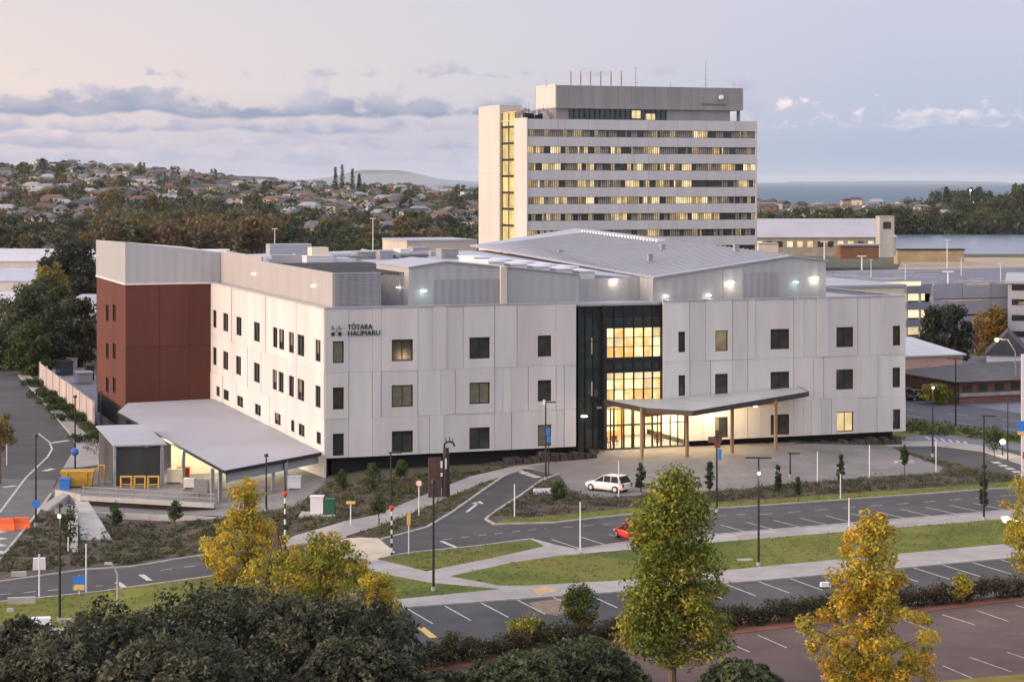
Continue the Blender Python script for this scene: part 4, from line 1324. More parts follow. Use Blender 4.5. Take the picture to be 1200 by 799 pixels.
for (x0_, y0_, x1_, y1_) in ((1104,720,1142,732),(1144,715,1182,728),(888,744,922,759),(853,753,879,764),(932,739,957,748),(1136,770,1185,787),(1180,764,1230,781),(1105,780,1140,795),(1190,709,1230,721),(1060,727,1096,740),(1015,733,1040,742),(972,738,1000,749)):
    paint(mk, G(x0_, y0_), G(x1_, y1_), .12)
tag(mk.build('bay_markings', mat('worn_paint', (.40, .36, .34), .8, .4, 2)), kind='structure')
mk = MB()
for p, q in zip([(45,508),(58,518),(61,526),(56,535),(30,560),(0,600)], [(58,518),(61,526),(56,535),(30,560),(0,600)]): paint(mk, G(*p), G(*q), .2)
paint(mk, G(60,519), G(80,516), .8); paint(mk, G(52,552), G(62,549), .7); paint(mk, G(3,571), G(18,569), .7)
for k in range(6): paint(mk, G(-6, 614+k*8), G(4, 616+k*8), .9)
dashed(mk, G(-60,702)[:2], G(120,686)[:2], .12, .9, .9); dashed(mk, G(188,668)[:2], G(330,650)[:2], .12, .9, .9)
for (x, y) in ((144,685),(172,676)): paint(mk, G(x-4, y-3), G(x+6, y+4), .8)
tag(mk.build('road_markings', M['white']), kind='structure')
mk = MB(); paint(mk, G(493,735), G(508,747), .5); tag(mk.build('yellow_road_mark', M['yellow']), kind='structure')
mk = MB()
for k in range(5): dashed(mk, G(1050+k*4,478+k*3)[:2], G(1200,494+k*4)[:2], .15, 3, 5) if k in (0, 3) else None
for k in range(6): paint(mk, G(1085+k*9, 512+k*1.1), G(1090+k*9, 516+k*1.3), .3, .05)
tag(mk.build('road_markings', M['white']), kind='structure')
# brown tactile patch
sheet('tactile_paving', [(622,692),(640,688),(655,693),(632,699)], mat('tactile', (.45,.30,.17), .8, .2, 2), .09)
sheet('patched_asphalt', [(620,706),(664,700),(672,713),(655,722),(628,716)], mat('patch_brown', (.20,.15,.11), .9, .3, 2), .017)

# ------------------------------------------------------------------ street furniture
def pole_h(px, yb_, yt_):
    p = G(px, yb_); return p, (yb_-yt_)*p.y/F
LG = 'lamp posts round the car parks and roads'
def lamp_post(px, yb_, yt_, label, head='flat', lit=None, lampz=None, flag=None, m='black', r=.085, arm=1, sgn=1):
    p, h = pole_h(px, yb_, yt_)
    o = empty('lamp_post', p, 0, label, 'lamp post', LG)
    b = MB(); b.tube((0, 0, 0), (0, 0, h), r*1.15, r*.75, 10); b.build('pole', M[m], o)
    b = MB(); b.tube((0, 0, 0), (0, 0, .35), r*2.0, r*1.9, 10); b.build('base', M['kerb' if m == 'black' else m], o)
    b = MB()
    if head == 'flat':
        b.box(-.18, .95, -.14, .14, h-.06, h+.04) if sgn > 0 else b.box(-.95, .18, -.14, .14, h-.06, h+.04)
    elif head == 'double':
        b.box(-.95, .95, -.14, .14, h-.06, h+.04)
    else:
        b.tube((0, 0, h), (0, 0, h+.25), .22, .16, 10)
    b.build('lamp_head', M[m], o)
    if lit:
        z = h-.1 if lampz is None else lampz
        b = MB(); b.ball((0, -.12, 0), .12, 10, 6); b.build('bulb', M[lit], o, (.3*sgn if lampz is None else 0, -.08, z))
        ld = bpy.data.lights.new('lamp', 'POINT'); ld.energy = 60; ld.color = (1, .85, .6); ld.shadow_soft_size = .2
        lo = bpy.data.objects.new('lamp', ld); COL.objects.link(lo); lo.parent = o; lo.location = (.3*sgn, -.5, z-.3)
    return o, h
lamp_post(70, 729, 594, 'black lamp post with a small white lit lamp, on the lawn edge at the left', 'cap', 'lampw', G(70,729).z+0+ (729-604)*G(70,729).y/F+1.8)
lamp_post(508, 693, 566, 'black lamp post where two grey paths meet beside the lawn triangle', 'cap')
o, h = lamp_post(639.5, 563, 471, 'thin black lamp post with a small blue sign in front of the panelled facade', 'flat')
b = MB(); b.box(.02, .42, -.14, -.10, 4.35, 5.0); b.build('blue_sign_plate', M['blue'], o)
b = MB(); b.box(-.28, -.05, -.2, .0, 7.2, 7.7); b.build('camera_box', M['skylt'], o)
o, h = lamp_post(840, 600, 511, 'black lamp post with a brown banner, left of the columns of the entrance canopy', 'flat')
b = MB(); b.box(-.75, .45, -.05, .05, h-.55, h-.05); b.box(-.2, .3, -.06, .06, h-1.0, h-.55); b.build('banner', mat('banner_brown', (.12, .06, .05), .7, .2), o)
b = MB(); b.box(.12, .40, -.12, -.08, h-2.0, h-1.1); b.build('blue_sign_plate', M['blue'], o)
lamp_post(889, 664, 536, 'black lamp post on the long grass strip with a pale disc near its top', 'double', 'lampw', (664-554)*G(889,664).y/F)
lamp_post(1093, 535, 452, 'tall black lamp post beside the right corner of the white building', 'double', 'lampw', (535-454)*G(1093,535).y/F)
lamp_post(1153, 610, 487, 'black lamp post between the upper car park and the lawn at the right', 'flat')
lamp_post(1120, 502, 420, 'slim dark lamp post on the verge in front of the dark roofed house', 'double')
lamp_post(42, 617, 512, 'black lamp post with a blue disc beside the orange barriers', 'cap')
o, h = lamp_post(88, 560, 466, 'tall black lamp post by the yellow skip and the dark shed', 'cap')
b = MB(); b.ball((0, -.15, 2.7), .42, 10, 6, 1.0); b.build('blue_disc', M['blue'], o)
lamp_post(458, 600, 530, 'dark lamp post in the planting bed left of the no entry sign', 'flat')
lamp_post(312, 600, 535, 'black lamp post in front of the service canopy beam', 'cap')
lamp_post(926, 560, 531, 'short dark post standing in the forecourt planting', 'flat', arm=0)
# orange lamp heads
def hooked_lamp(px, yb_, yt_, hx, hy, label, m='grey', lit=None):
    p, h = pole_h(px, yb_, yt_)
    o = empty('lamp_post', p, 0, label, 'lamp post', LG)
    dx = (hx-px)*p.y/F; hz = (yb_-hy)*p.y/F
    b = MB(); b.tube((0, 0, 0), (0, 0, h*.8), .10, .08, 10); b.tube((0, 0, h*.8), (dx*.4, 0, h), .08, .07, 8); b.tube((dx*.4, 0, h), (dx, 0, hz), .07, .06, 8); b.build('pole', M[m], o)
    b = MB(); b.hexa([(dx-.35, -.14, hz-.06), (dx+.25, -.14, hz-.06), (dx+.25, .14, hz-.06), (dx-.35, .14, hz-.06)], [(dx-.3, -.1, hz+.1), (dx+.2, -.1, hz+.1), (dx+.2, .1, hz+.1), (dx-.3, .1, hz+.1)]); b.build('lamp_head', M[m], o)
    if lit:
        b = MB(); b.ball((dx, -.05, hz-.12), .22, 10, 6); b.build('bulb', M[lit], o)
        ld = bpy.data.lights.new('lamp', 'POINT'); ld.energy = 260; ld.color = (1, .68, .35); ld.shadow_soft_size = .25
        lo = bpy.data.objects.new('lamp', ld); COL.objects.link(lo); lo.parent = o; lo.location = (dx, -.4, hz-.4)
    return o
hooked_lamp(138, 712, 664, 128, 660, 'pale curved lamp post rising between the lawn and the dark tree at the left')
hooked_lamp(1215, 690, 612, 1178, 606, 'orange lit street lamp on an arm at the right edge by a yellow tree', lit='lampo')
hooked_lamp(1190, 470, 398, 1168, 397, 'orange lit street lamp over the autumn tree behind the dark roofed house', lit='lampo')
# white marker poles
MG = 'thin white poles along the car parks'
for (px, yb_, yt_, lab) in ((680,646,589,'thin white pole on the path beside the red car'), (995,622,584,'thin white pole left of the top of the yellow tree'), (725,583,541,'thin white pole behind the white car'),
        (1019,561,522,'thin white pole right of centre in the forecourt bed'), (1097,553,518,'thin white pole at the tip of the forecourt by the right road'), (958,565,530,'thin white pole in the bed left of two taller ones'), (603,606,568,'slim pale pole in the island by the white slab'),
        (101,695,638,'thin pale pole on the road edge in front of the left bed'), (46,700,650,'thin white pole on the lawn by the road at far left'), (80,648,630,'low pale post in the left planting bed'), (985,585,556,'short pale post in the forecourt bed'), (1181,540,470,'slim dark pole by the far road')):
    p, h = pole_h(px, yb_, yt_)
    b = MB(); b.tube((0, 0, 0), (0, 0, h), .06, .05, 8); b.tube((0, 0, h), (0, 0, h+.05), .075, .075, 8)
    tag(b.build('marker_pole', M['skylt' if 'dark' not in lab else 'black'], None, p), lab, 'pole', MG)
# small signs
def sign(px, yb_, yt_, label, shape, cols, w, hgt, m='skylt'):
    p, h = pole_h(px, yb_, yt_)
    o = empty('road_sign', p, 0, label, 'road sign', 'small road signs')
    b = MB(); b.tube((0, 0, 0), (0, 0, h), .05, .05, 8); b.build('post', M[m], o)
    b = MB()
    if shape == 'disc':
        b.tube((0, -.08, h), (0, -.05, h), w, w, 18); b.build('sign_face', M[cols[0]], o)
        b = MB(); b.tube((0, -.10, h), (0, -.081, h), w*.78, w*.78, 18); b.build('sign_centre', M[cols[1]], o)
        if len(cols) > 2: b = MB(); b.box(-w*.55, w*.55, -.13, -.101, h-.07, h+.07); b.build('sign_bar', M[cols[2]], o)
    else:
        b.box(-w/2, w/2, -.09, -.05, h-hgt, h); b.build('sign_face', M[cols[0]], o)
        if len(cols) > 1: b = MB(); b.box(-w/2+.05, w/2-.05, -.11, -.091, h-hgt+.05, h-hgt*.6); b.build('sign_band', M[cols[1]], o)
    return o
sign(491, 606, 566, 'white and red round sign on a pale post beside the curved footpath', 'disc', ('red', 'skylt'), .30, 0)
sign(479, 650, 601, 'pale post with a small yellow plate at the mouth of the entry road', 'rect', ('yellow',), .28, .9)
sign(411, 616, 587, 'small yellow finger sign on a pale post beside the footpath', 'rect', ('yellow',), .75, .22)
sign(93, 697, 674, 'blue and yellow board on a white frame at the lawn edge', 'rect', ('blue', 'yellow'), .9, 1.1)
sign(8, 545, 505, 'white and red sign head on a pale post at the far left kerb', 'disc', ('skylt', 'red'), .35, 0)
sign(643, 556, 511, 'little blue sign on a thin pole in front of the facade', 'rect', ('blue',), .4, .6, 'black')
# striped crossing beacons
for (px, yb_, yt_, lab) in ((334, 645, 566, 'black and white banded beacon pole with a red top right of the yellow tree'), (459, 652, 584, 'black and white banded beacon pole at the end of the pale crossing')):
    p, h = pole_h(px, yb_, yt_)
    o = empty('crossing_beacon', p, 0, lab, 'beacon', 'crossing beacons')
    n_ = 10; 
    bw_ = MB(); bb_ = MB()
    for k in range(n_): (bw_ if k % 2 else bb_).tube((0, 0, h*.78*k/n_), (0, 0, h*.78*(k+1)/n_), .075, .075, 10)
    bb_.tube((0, 0, h*.78), (0, 0, h+.9), .05, .05, 8)
    bw_.build('white_bands', M['skylt'], o); bb_.build('black_bands', M['black'], o)
    b = MB(); b.ball((0, 0, h*.84), .2, 12, 8); b.build('globe', M['red'], o)
# carved entrance screen
p = G(510, 583)
o = empty('entrance_sculpture', p, R(12), 'rusty brown steel screen with a carved curled post beside the curved path', 'sculpture')
sx = p.y/F
b = MB(); b.box(-8*sx, 7*sx, -.12, .12, 0, 47*sx); b.build('screen', M['rust'], o)
b = MB(); b.tube((13*sx, .1, 0), (13*sx, .1, 58*sx), .38, .26, 12); b.build('carved_post', mat('carved_dark', (.035, .03, .028), .7, .4, 4), o)
b = MB()
pts_ = []
for k in range(15):
    a_ = math.pi*1.05-k*math.pi*1.15/14; pts_.append((17*sx-6*sx*math.cos(math.pi-a_)*-1, .1, 60*sx+5*sx*math.sin(a_)))
for q0, q1 in zip(pts_, pts_[1:]): b.tube(q0, q1, .09, .08, 6)
for q0 in pts_[3:12:3]: b.tube(q0, (q0[0]-.1, .1, q0[2]+.45), .05, .03, 5)
b.build('curl', M['black'], o)
b = MB(); b.box(6*sx, 8.5*sx, -.18, -.13, 35*sx, 43*sx); b.box(11*sx, 13*sx, -.33, -.28, 34*sx, 46*sx); b.box(6*sx, 8.5*sx, -.18, -.13, 25*sx, 29*sx); b.build('inlay', M['signg'] if False else M['skylt'], o)
# utility boxes on their slab
p = G(379, 604)
b = MB(); b.box(-2.0, 2.0, -1.2, 1.2, 0, .18); tag(b.build('concrete_pad', M['kerb'], None, p), 'pale concrete pad under the white and green utility boxes', 'slab')
b = MB(); b.box(-1.1, .0, -.4, .5, 0, 1.45); b.box(-1.15, .05, -.45, .55, 1.45, 1.52); tag(b.build('utility_box', M['skylt'], None, p+Vector((0, 0, .19))), 'white utility box on the small concrete pad', 'utility box')
b = MB(); b.box(.15, .95, -.4, .4, 0, 1.25); b.box(.12, .98, -.43, .43, 1.25, 1.3); tag(b.build('utility_box', M['green'], None, p+Vector((0, 0, .19))), 'dark green utility box on the small concrete pad', 'utility box')
# concrete seats and slabs
for (px, py, w_, d_, h_, lab, mm) in ((25,708,2.0,.5,.45,'long low concrete bench on the lawn nearest the left edge','kerb'), (48,733,1.35,.8,.5,'white block seat on the path left of the lit lamp post','skylt'), (78,731,1.1,.5,.3,'small pale slab at the foot of the lit lamp post','kerb'),
        (12,717,.5,.4,.2,'small round pale stone on the left lawn','kerb'), (636,579,1.7,.5,.45,'low white slab sign in the garden island by the entry road','skylt'), (46,668,1.0,.5,.9,'white cabinet in the bed beside the left road','skylt'), (22,676,1.2,.5,.35,'pale boulder at the left bed edge','kerb'), (873,657,1.2,.7,.06,'flat pale pit cover on the grass strip by the lamp post','kerb'),
        (112,686,.0,.0,.0,'',''), (1060,543,1.9,.8,.2,'pale stone slab in the right forecourt bed','kerb'), (967,688,.7,.4,.3,'white kerb block at the left of the yellow tree','skylt')):
    if not lab: continue
    b = MB(); b.hexa([(-w_/2, -d_/2, 0), (w_/2, -d_/2, 0), (w_/2, d_/2, 0), (-w_/2, d_/2, 0)], [(-w_/2+.04, -d_/2+.04, h_), (w_/2-.04, -d_/2+.04, h_), (w_/2-.04, d_/2-.04, h_), (-w_/2+.04, d_/2-.04, h_)])
    tag(b.build('garden_bench' if 'bench' in lab or 'seat' in lab else 'slab', M[mm], None, G(px, py)+Vector((0, 0, .07)), R(12)), lab, 'seat' if 'seat' in lab or 'bench' in lab else 'slab')
# orange barriers
for (px, py, lab) in ((7, 621, 'orange plastic water barrier at the left picture edge'), (25, 620, 'orange plastic water barrier nearer the black lamp post')):
    b = MB()
    b.hexa([(-.75, -.3, 0), (.75, -.3, 0), (.75, .3, 0), (-.75, .3, 0)], [(-.72, -.12, .55), (.72, -.12, .55), (.72, .12, .55), (-.72, .12, .55)])
    b.hexa([(-.72, -.12, .551), (.72, -.12, .551), (.72, .12, .551), (-.72, .12, .551)], [(-.6, -.1, 1.05), (.6, -.1, 1.05), (.6, .1, 1.05), (-.6, .1, 1.05)])
    tag(b.build('traffic_barrier', M['orange'], None, G(px, py), R(8)), lab, 'barrier', 'orange water barriers')
# blue sign on lamp at x=42
p = G(43, 600)
b = MB(); b.tube((0, -.2, 0), (0, -.14, 0), .38, .38, 16); o = b.build('blue_sign_disc', M['blue'], None, Py(43, G(42,617).y, zat(590, G(42,617).y))); tag(o, 'round blue sign fixed to the lamp post by the orange barriers', 'sign')

# ---- loading yard: retaining walls, shed, skip, gate hoops, fence
def wall_between(mb, a, b, z0, z1, t=.25):
    a = Vector(a[:2]); b = Vector(b[:2]); d = (b-a).normalized(); n = Vector((-d.y, d.x))*t/2
    mb.hexa([(*(a-n), z0), (*(b-n), z0), (*(b+n), z0), (*(a+n), z0)], [(*(a-n), z1), (*(b-n), z1), (*(b+n), z1), (*(a+n), z1)])
RW = empty('retaining_wall', G(90, 598), 0, 'low concrete retaining wall with rails in front of the loading yard', 'wall')
o3 = RW.location
def rl_(px, py): return G(px, py)-o3
b = MB(); wall_between(b, rl_(96, 592), rl_(252, 597), .5, .9, .5); wall_between(b, rl_(66, 586), rl_(95.5, 592), -.1, 1.0); b.build('wall', M['conc'], RW)
b = MB(); wall_between(b, rl_(96, 591.5), rl_(252, 596.5), -.1, .49, .2); b.build('shadow_strip', M['dark'], RW)  # solid dark strip, painted shade below the top beam
b = MB(); wall_between(b, rl_(92, 606), rl_(262, 607), -.1, .55, .3); b.build('lower_wall', M['conc'], RW)
b = MB()
for k in range(9):
    q_ = rl_(98+k*19, 592.2+k*.55); b.box(q_.x-.04, q_.x+.04, q_.y-.04, q_.y+.04, .85, 1.75)
for z_ in (1.3, 1.72): wall_between(b, rl_(96, 592), rl_(252, 597), z_, z_+.05, .05)
b.build('rail', M['grey'], RW)
b = MB(); a, c = rl_(80, 615), rl_(84, 648)
b.hexa([(a.x-.2, a.y, -.1), (a.x+.3, a.y, -.1), (c.x+.5, c.y, -.1), (c.x-.1, c.y, -.1)], [(a.x-.2, a.y+2.5, 1.3), (a.x+.3, a.y+2.5, 1.3), (c.x+.5, c.y, .1), (c.x-.1, c.y, .1)])
a, c = rl_(88, 600), rl_(112, 634)
b.hexa([(a.x, a.y, -.1), (a.x+2.0, a.y, -.1), (c.x+1.6, c.y, -.1), (c.x-1.4, c.y, -.1)], [(a.x, a.y, 1.0), (a.x+1.2, a.y, 1.0), (c.x+1.4, c.y, .15), (c.x-1.2, c.y, .15)])
b.build('wing_wall', M['conc'], RW)
a = rl_(62, 590)
b = MB(); b.hexa([(a.x-.9, a.y-3.5, -.1), (a.x+.5, a.y-4.2, -.1), (a.x+1.6, a.y+.6, -.1), (a.x+.7, a.y+1, -.1)], [(a.x-.8, a.y-3.4, .1), (a.x+.4, a.y-4, .1), (a.x+1.5, a.y+.6, .9), (a.x+.7, a.y+1, .9)]); b.build('ramp', M['path'], RW)
SH = empty('service_shed', G(137, 569), TH, 'dark grey clad shed with a light lean to roof beside the service canopy', 'shed')
b = MB(); hs_ = 47*SH.location.y/F
b.box(0, 4.3, 0, .15, .1, hs_-.35); b.box(-.12, .0, -.1, 11, 0, hs_+.1); b.box(0, 4.3, 10.8, 11, 0, hs_+.5); b.box(4.3, 4.42, .2, 11, 0, hs_-.1)
b.build('wall', M['shed'], SH)
b = MB(); b.hexa([(-.4, -.5, hs_-.05), (4.9, -.5, hs_-.12), (4.7, 11.2, hs_+.55), (-.4, 11.2, hs_+.6)], [(-.4, -.5, hs_+.08), (4.9, -.5, hs_+.02), (4.7, 11.2, hs_+.7), (-.4, 11.2, hs_+.75)]); b.build('roof', M['roof'], SH)
for uu in (-.25, 4.45): b = MB(); b.box(uu-.12, uu+.12, -.35, -.12, 0, hs_-.1); b.build('post', M['kerb'], SH)
b = MB()
for k in range(13): b.box(.1+k*.33, .2+k*.33, -.04, 0, .2, hs_-.5)
b.build('batten', M['shed'], SH)
SK = empty('yellow_skip', G(90, 570), R(6), 'yellow open machine skip by the paved corner of the yard', 'skip')
b = MB(); b.hexa([(-1.2, -.8, .15), (1.5, -.8, .15), (1.5, .8, .15), (-1.2, .8, .15)], [(-1.5, -.9, 1.5), (1.7, -.9, 1.5), (1.7, .9, 1.5), (-1.5, .9, 1.5)]); b.build('body', M['yel'], SK)
b = MB(); b.box(-1.55, 1.75, -.95, .95, 1.5, 1.62); b.box(-1.0, -.8, -.98, -.9, .3, 1.5); b.box(.9, 1.1, -.98, -.9, .3, 1.5); b.build('rim', mat('yel2', (.45, .27, .04), .6, .2, 3), SK)
b = MB(); b.box(-1.0, -.7, -.7, .7, 0, .15); b.box(1.0, 1.3, -.7, .7, 0, .15); b.build('skid', M['black'], SK)
b = MB(); b.hexa([(-.45, -.4, 0), (.45, -.4, 0), (.45, .4, 0), (-.45, .4, 0)], [(-.5, -.45, 1.0), (.5, -.45, 1.0), (.5, .45, 1.0), (-.5, .45, 1.0)]); b.box(-.52, .52, -.5, .48, 1.0, 1.1)
tag(b.build('wheelie_bin', M['blue'], None, G(86, 571)+Vector((-.55, -1.2, 0))), 'blue bin standing in front of the yellow skip', 'bin')
for (px, lab) in ((148, 'yellow hoop guard nearest the shed side'), (164, 'yellow hoop guard in the middle of the three'), (180, 'yellow hoop guard nearest the pale post')):
    p = G(px, 572); b = MB(); w_ = .52; hh = 1.15
    b.tube((-w_, 0, 0), (-w_, 0, hh), .1, .1, 8); b.tube((w_, 0, 0), (w_, 0, hh), .1, .1, 8); b.tube((-w_-.08, 0, hh), (w_+.08, 0, hh), .1, .1, 8); b.tube((-w_, 0, hh*.35), (w_, 0, hh*.35), .05, .05, 6)
    tag(b.build('hoop_guard', M['yel'], None, p), lab, 'guard rail', 'yellow hoop guards')
p = G(128, 566); b = MB(); b.tube((-.3, 0, 0), (-.3, 0, 1.9), .07, .07, 8); b.tube((.3, 0, 0), (.3, 0, 1.9), .07, .07, 8); b.tube((-.38, 0, 1.9), (.38, 0, 1.9), .07, .07, 8)
tag(b.build('hoop_guard', M['yel'], None, p+Vector((-.6, -.8, 0))), 'tall narrow yellow frame at the shed corner', 'guard rail')
# items in the lit yard
rr = random.Random(2)
for k, (px, py, mm, lab) in enumerate(((205, 566, 'cream', 'cream crate beside the shed in the lit service yard'), (222, 572, 'skylt', 'white pallet box in the lit service yard'), (236, 578, 'grey', 'grey cage trolley in the lit service yard'), (215, 560, 'red', 'red drum cabinet at the back of the lit yard'), (345, 573, 'skylt', 'white trolley under the right half of the service canopy'), (300, 580, 'grey', 'grey cage trolley by the canopy posts'))):
    b = MB(); w_ = .5+.2*rr.random(); hh = .9+.5*rr.random()
    b.box(-w_, w_, -.4, .4, .15, hh); b.box(-w_-.03, w_+.03, -.43, .43, hh, hh+.06)
    for a1 in (-w_, w_-.1): b.box(a1, a1+.1, -.3, .3, 0, .14)
    tag(b.build('storage_crate', M[mm], None, G(px, py)), lab, 'crate')
# panel fence along the left road
PF = empty('panel_fence', G(110, 502), 0, 'tall pale panel fence running back from the shed along the left road', 'fence')
ptsf = []
for t in range(9):
    s = t/8; ptsf.append(G(47+(110-47)*s, 449+(500-449)*s))
for i, (a, c) in enumerate(zip(ptsf, ptsf[1:])):
    b = MB(); wall_between(b, (a-PF.location), (c-PF.location), .05, 3.0 if i < 4 else 3.1, .12)
    b.build('panel', mat('fence_panel', (.40, .345, .33), .8, .2, .8, streak=True), PF)
for a in ptsf:
    b = MB(); q_ = a-PF.location; b.box(q_.x-.14, q_.x+.14, q_.y-.14, q_.y+.14, 0, 3.25); b.build('post', M['kerb'], PF)
# dark mesh fence behind, and yard plant
DF = empty('yard_fence', G(118, 500), 0, 'dark mesh fence closing the yard beside the red block', 'fence')
a, c = Vector((0, 0, 0)), G(118, 470)-DF.location
for z_ in [k*.14 for k in range(22)]:
    pass
b = MB()
for s in range(24): 
    q_ = a+(c-a)*s/23; b.box(q_.x-.05, q_.x+.05, q_.y-.05, q_.y+.05, 0, 3.1)
for z_ in (.2, 1.6, 3.0): wall_between(b, a, c, z_, z_+.08, .08)
b.build('rail', M['black'], DF)
ygroup = 'plant items in the yard behind the panel fence'
for k, (px, py, w_, d_, h_, mm, lab) in enumerate(((92,425,5,9,3.0,'cream','cream flat roofed hut in the yard beside the red block'), (78,440,2,5,2.0,'cardark','long dark container behind the panel fence'), (100,450,2.2,3,1.6,'carsilver','silver plant unit in the yard left of the red block'), (85,432,1.5,2.4,1.6,'grey','grey plant unit behind the panel fence'), (106,446,1.2,2,2.2,'cardark','dark plant cabinet close to the red wall'), (66,428,1.8,3,1.6,'cardark','dark low unit at the far end of the fence'))):
    b = MB(); b.box(-w_/2, w_/2, 0, d_, .1, h_); b.box(-w_/2-.15, w_/2+.15, -.15, d_+.15, h_, h_+.14); b.box(-w_/4, w_/6, -.04, 0, .2, h_*.7)
    tag(b.build('yard_unit', M[mm], None, G(px, py), TH), lab, 'yard unit', ygroup)

# ------------------------------------------------------------------ cars
CARM = {}
def car_meshes(kind):
    if kind in CARM: return CARM[kind]
    L_, Wd, H_ = (4.3, 1.80, 1.54) if kind == 'suv' else (4.1, 1.72, 1.42)
    # lower body: loft of rounded sections along x (front at +x)
    st = [(-.50, .62, .38, .86), (-.47, .80, .30, .93), (-.36, .95, .22, .97), (-.1, 1.0, .20, .97), (.2, 1.0, .20, .96), (.34, .97, .22, .90), (.44, .88, .28, .80), (.495, .70, .36, .66)]
    hz = .98 if kind == 'suv' else .86
    b = MB(); ring = []
    for (x, w_, z0, z1) in st:
        hw = Wd/2*w_; z1 = z1*hz
        ring.append([(x*L_, -hw*.9, z0), (x*L_, -hw, z0+.12), (x*L_, -hw, z1-.22), (x*L_, -hw*.93, z1-.04), (x*L_, -hw*.7, z1), (x*L_, hw*.7, z1), (x*L_, hw*.93, z1-.04), (x*L_, hw, z1-.22), (x*L_, hw, z0+.12), (x*L_, hw*.9, z0)])
    n_ = 10; vs = [v for r_ in ring for v in r_]
    fs = [tuple(range(n_)), tuple(range(len(ring)*n_-1, (len(ring)-1)*n_-1, -1))]
    for i in range(len(ring)-1):
        for k in range(n_): fs.append((i*n_+k, (i+1)*n_+k, (i+1)*n_+(k+1) % n_, i*n_+(k+1) % n_))
    b.add(vs, fs)
    body = b
    zb_ = .92*hz
    g = MB()
    xs = (-.470, -.30, .03, .25) if kind == 'suv' else (-.40, -.22, .04, .22)
    hw0, hw1 = Wd/2*.90, Wd/2*.72
    g.hexa([(xs[0]*L_, -hw0, zb_), (xs[3]*L_, -hw0, zb_), (xs[3]*L_, hw0, zb_), (xs[0]*L_, hw0, zb_)], [((xs[0]+.09)*L_, -hw1, H_-.05), (xs[2]*L_, -hw1, H_-.05), (xs[2]*L_, hw1, H_-.05), ((xs[0]+.09)*L_, hw1, H_-.05)])
    r_ = MB()
    r_.hexa([((xs[0]+.08)*L_, -hw1-.03, H_-.06), ((xs[2]+.01)*L_, -hw1-.03, H_-.06), ((xs[2]+.01)*L_, hw1+.03, H_-.06), ((xs[0]+.08)*L_, hw1+.03, H_-.06)], [((xs[0]+.11)*L_, -hw1+.12, H_), ((xs[2]-.03)*L_, -hw1+.12, H_), ((xs[2]-.03)*L_, hw1-.12, H_), ((xs[0]+.11)*L_, hw1-.12, H_)])
    for s in (-1, 1):   # pillars
        for (xa, xt, w_) in ((xs[0]+.005, xs[0]+.095, .045), (-.20, -.19, .014), (-.01, -.01, .014), (xs[3]-.02, xs[2]-.02, .025)):
            r_.hexa([((xa)*L_, s*(hw0+.012)-.02, zb_), ((xa+w_)*L_, s*(hw0+.012)-.02, zb_), ((xa+w_)*L_, s*(hw0+.012)+.02, zb_), ((xa)*L_, s*(hw0+.012)+.02, zb_)],
                    [((xt)*L_, s*(hw1+.012)-.02, H_-.05), ((xt+w_*.8)*L_, s*(hw1+.012)-.02, H_-.05), ((xt+w_*.8)*L_, s*(hw1+.012)+.02, H_-.05), ((xt)*L_, s*(hw1+.012)+.02, H_-.05)])
    ty = MB(); ty.tube((0, -.11, 0), (0, .11, 0), .33, .33, 16)
    rm = MB(); rm.tube((0, -.125, 0), (0, .125, 0), .2, .2, 10)
    hl = MB(); hl.hexa([(-.1, -.2, -.07), (.05, -.2, -.07), (.0, .2, -.07), (-.12, .2, -.07)], [(-.1, -.2, .08), (.0, -.2, .08), (-.04, .2, .08), (-.12, .2, .08)])
    tl = MB(); tl.box(-.04, .05, -.14, .14, -.14, .16)
    mr = MB(); mr.box(-.08, .08, -.1, .1, 0, .13)
    CARM[kind] = (body, g, r_, ty, rm, hl, tl, mr, L_, Wd, hz)
    return CARM[kind]
MEC = {}
def car(loc, rz, kind, paint_, label, group='cars', cat='car'):
    body, g, r_, ty, rm, hl, tl, mr, L_, Wd, hz = car_meshes(kind)
    o = empty('parked_car', loc, rz, label, cat, group)
    key = (kind, paint_)
    if key not in MEC:
        MEC[key] = [body.mesh('body', M[paint_]), g.mesh('window_glass', M['carglass']), r_.mesh('roof', M[paint_]), ty.mesh('tyre', M['tyre']), rm.mesh('rim', M['rim']), hl.mesh('headlight', M['headl']), tl.mesh('taillight', M['tail']), mr.mesh('mirror', M[paint_])]
        for q_ in MEC[key][:3:2]:
            for p_ in q_.polygons: p_.use_smooth = len(p_.vertices) == 4
    me = MEC[key]
    inst('body', me[0], o); inst('window_glass', me[1], o); inst('roof', me[2], o)
    for x in (-.31*L_, .31*L_):
        for s in (-1, 1):
            w_ = inst('wheel', me[3], o, (x, s*(Wd/2-.10), .33)); inst('rim', me[4], w_)
    for s in (-1, 1):
        q_ = inst('headlight', me[5], o, (L_*.475, s*Wd*.33, .62*hz)); q_.scale = (1, s, 1)
        inst('taillight', me[6], o, (-L_*.49, s*Wd*.37, .72*hz))
        inst('mirror', me[7], o, (L_*.2, s*(Wd/2+.05), .92*hz))
    return o
car(G(713, 576.5)+Vector((0, .6, .04)), R(143), 'suv', 'carwhite', 'white hatchback car parked on the paved forecourt seen from behind')
car(G(742, 633)+Vector((0, .4, .0)), R(113), 'sedan', 'carred', 'bright red car half hidden behind the big green tree')
cr = random.Random(14)
for k, (px, py, pt, rz) in enumerate(((1079,469,'cardark',15),(1066,468,'cardark',15),(10,432,'cardark',70),(2,425,'carsilver',70))):
    car(G(px, py), R(rz), 'suv' if k % 2 else 'sedan', pt, ['dark car by the pink wall, nearer the yellow green bush', 'dark car by the pink wall just beyond the corner of the white building', 'dark car at the far end of the left road', 'silver car beside the dark one at the end of the left road'][k])

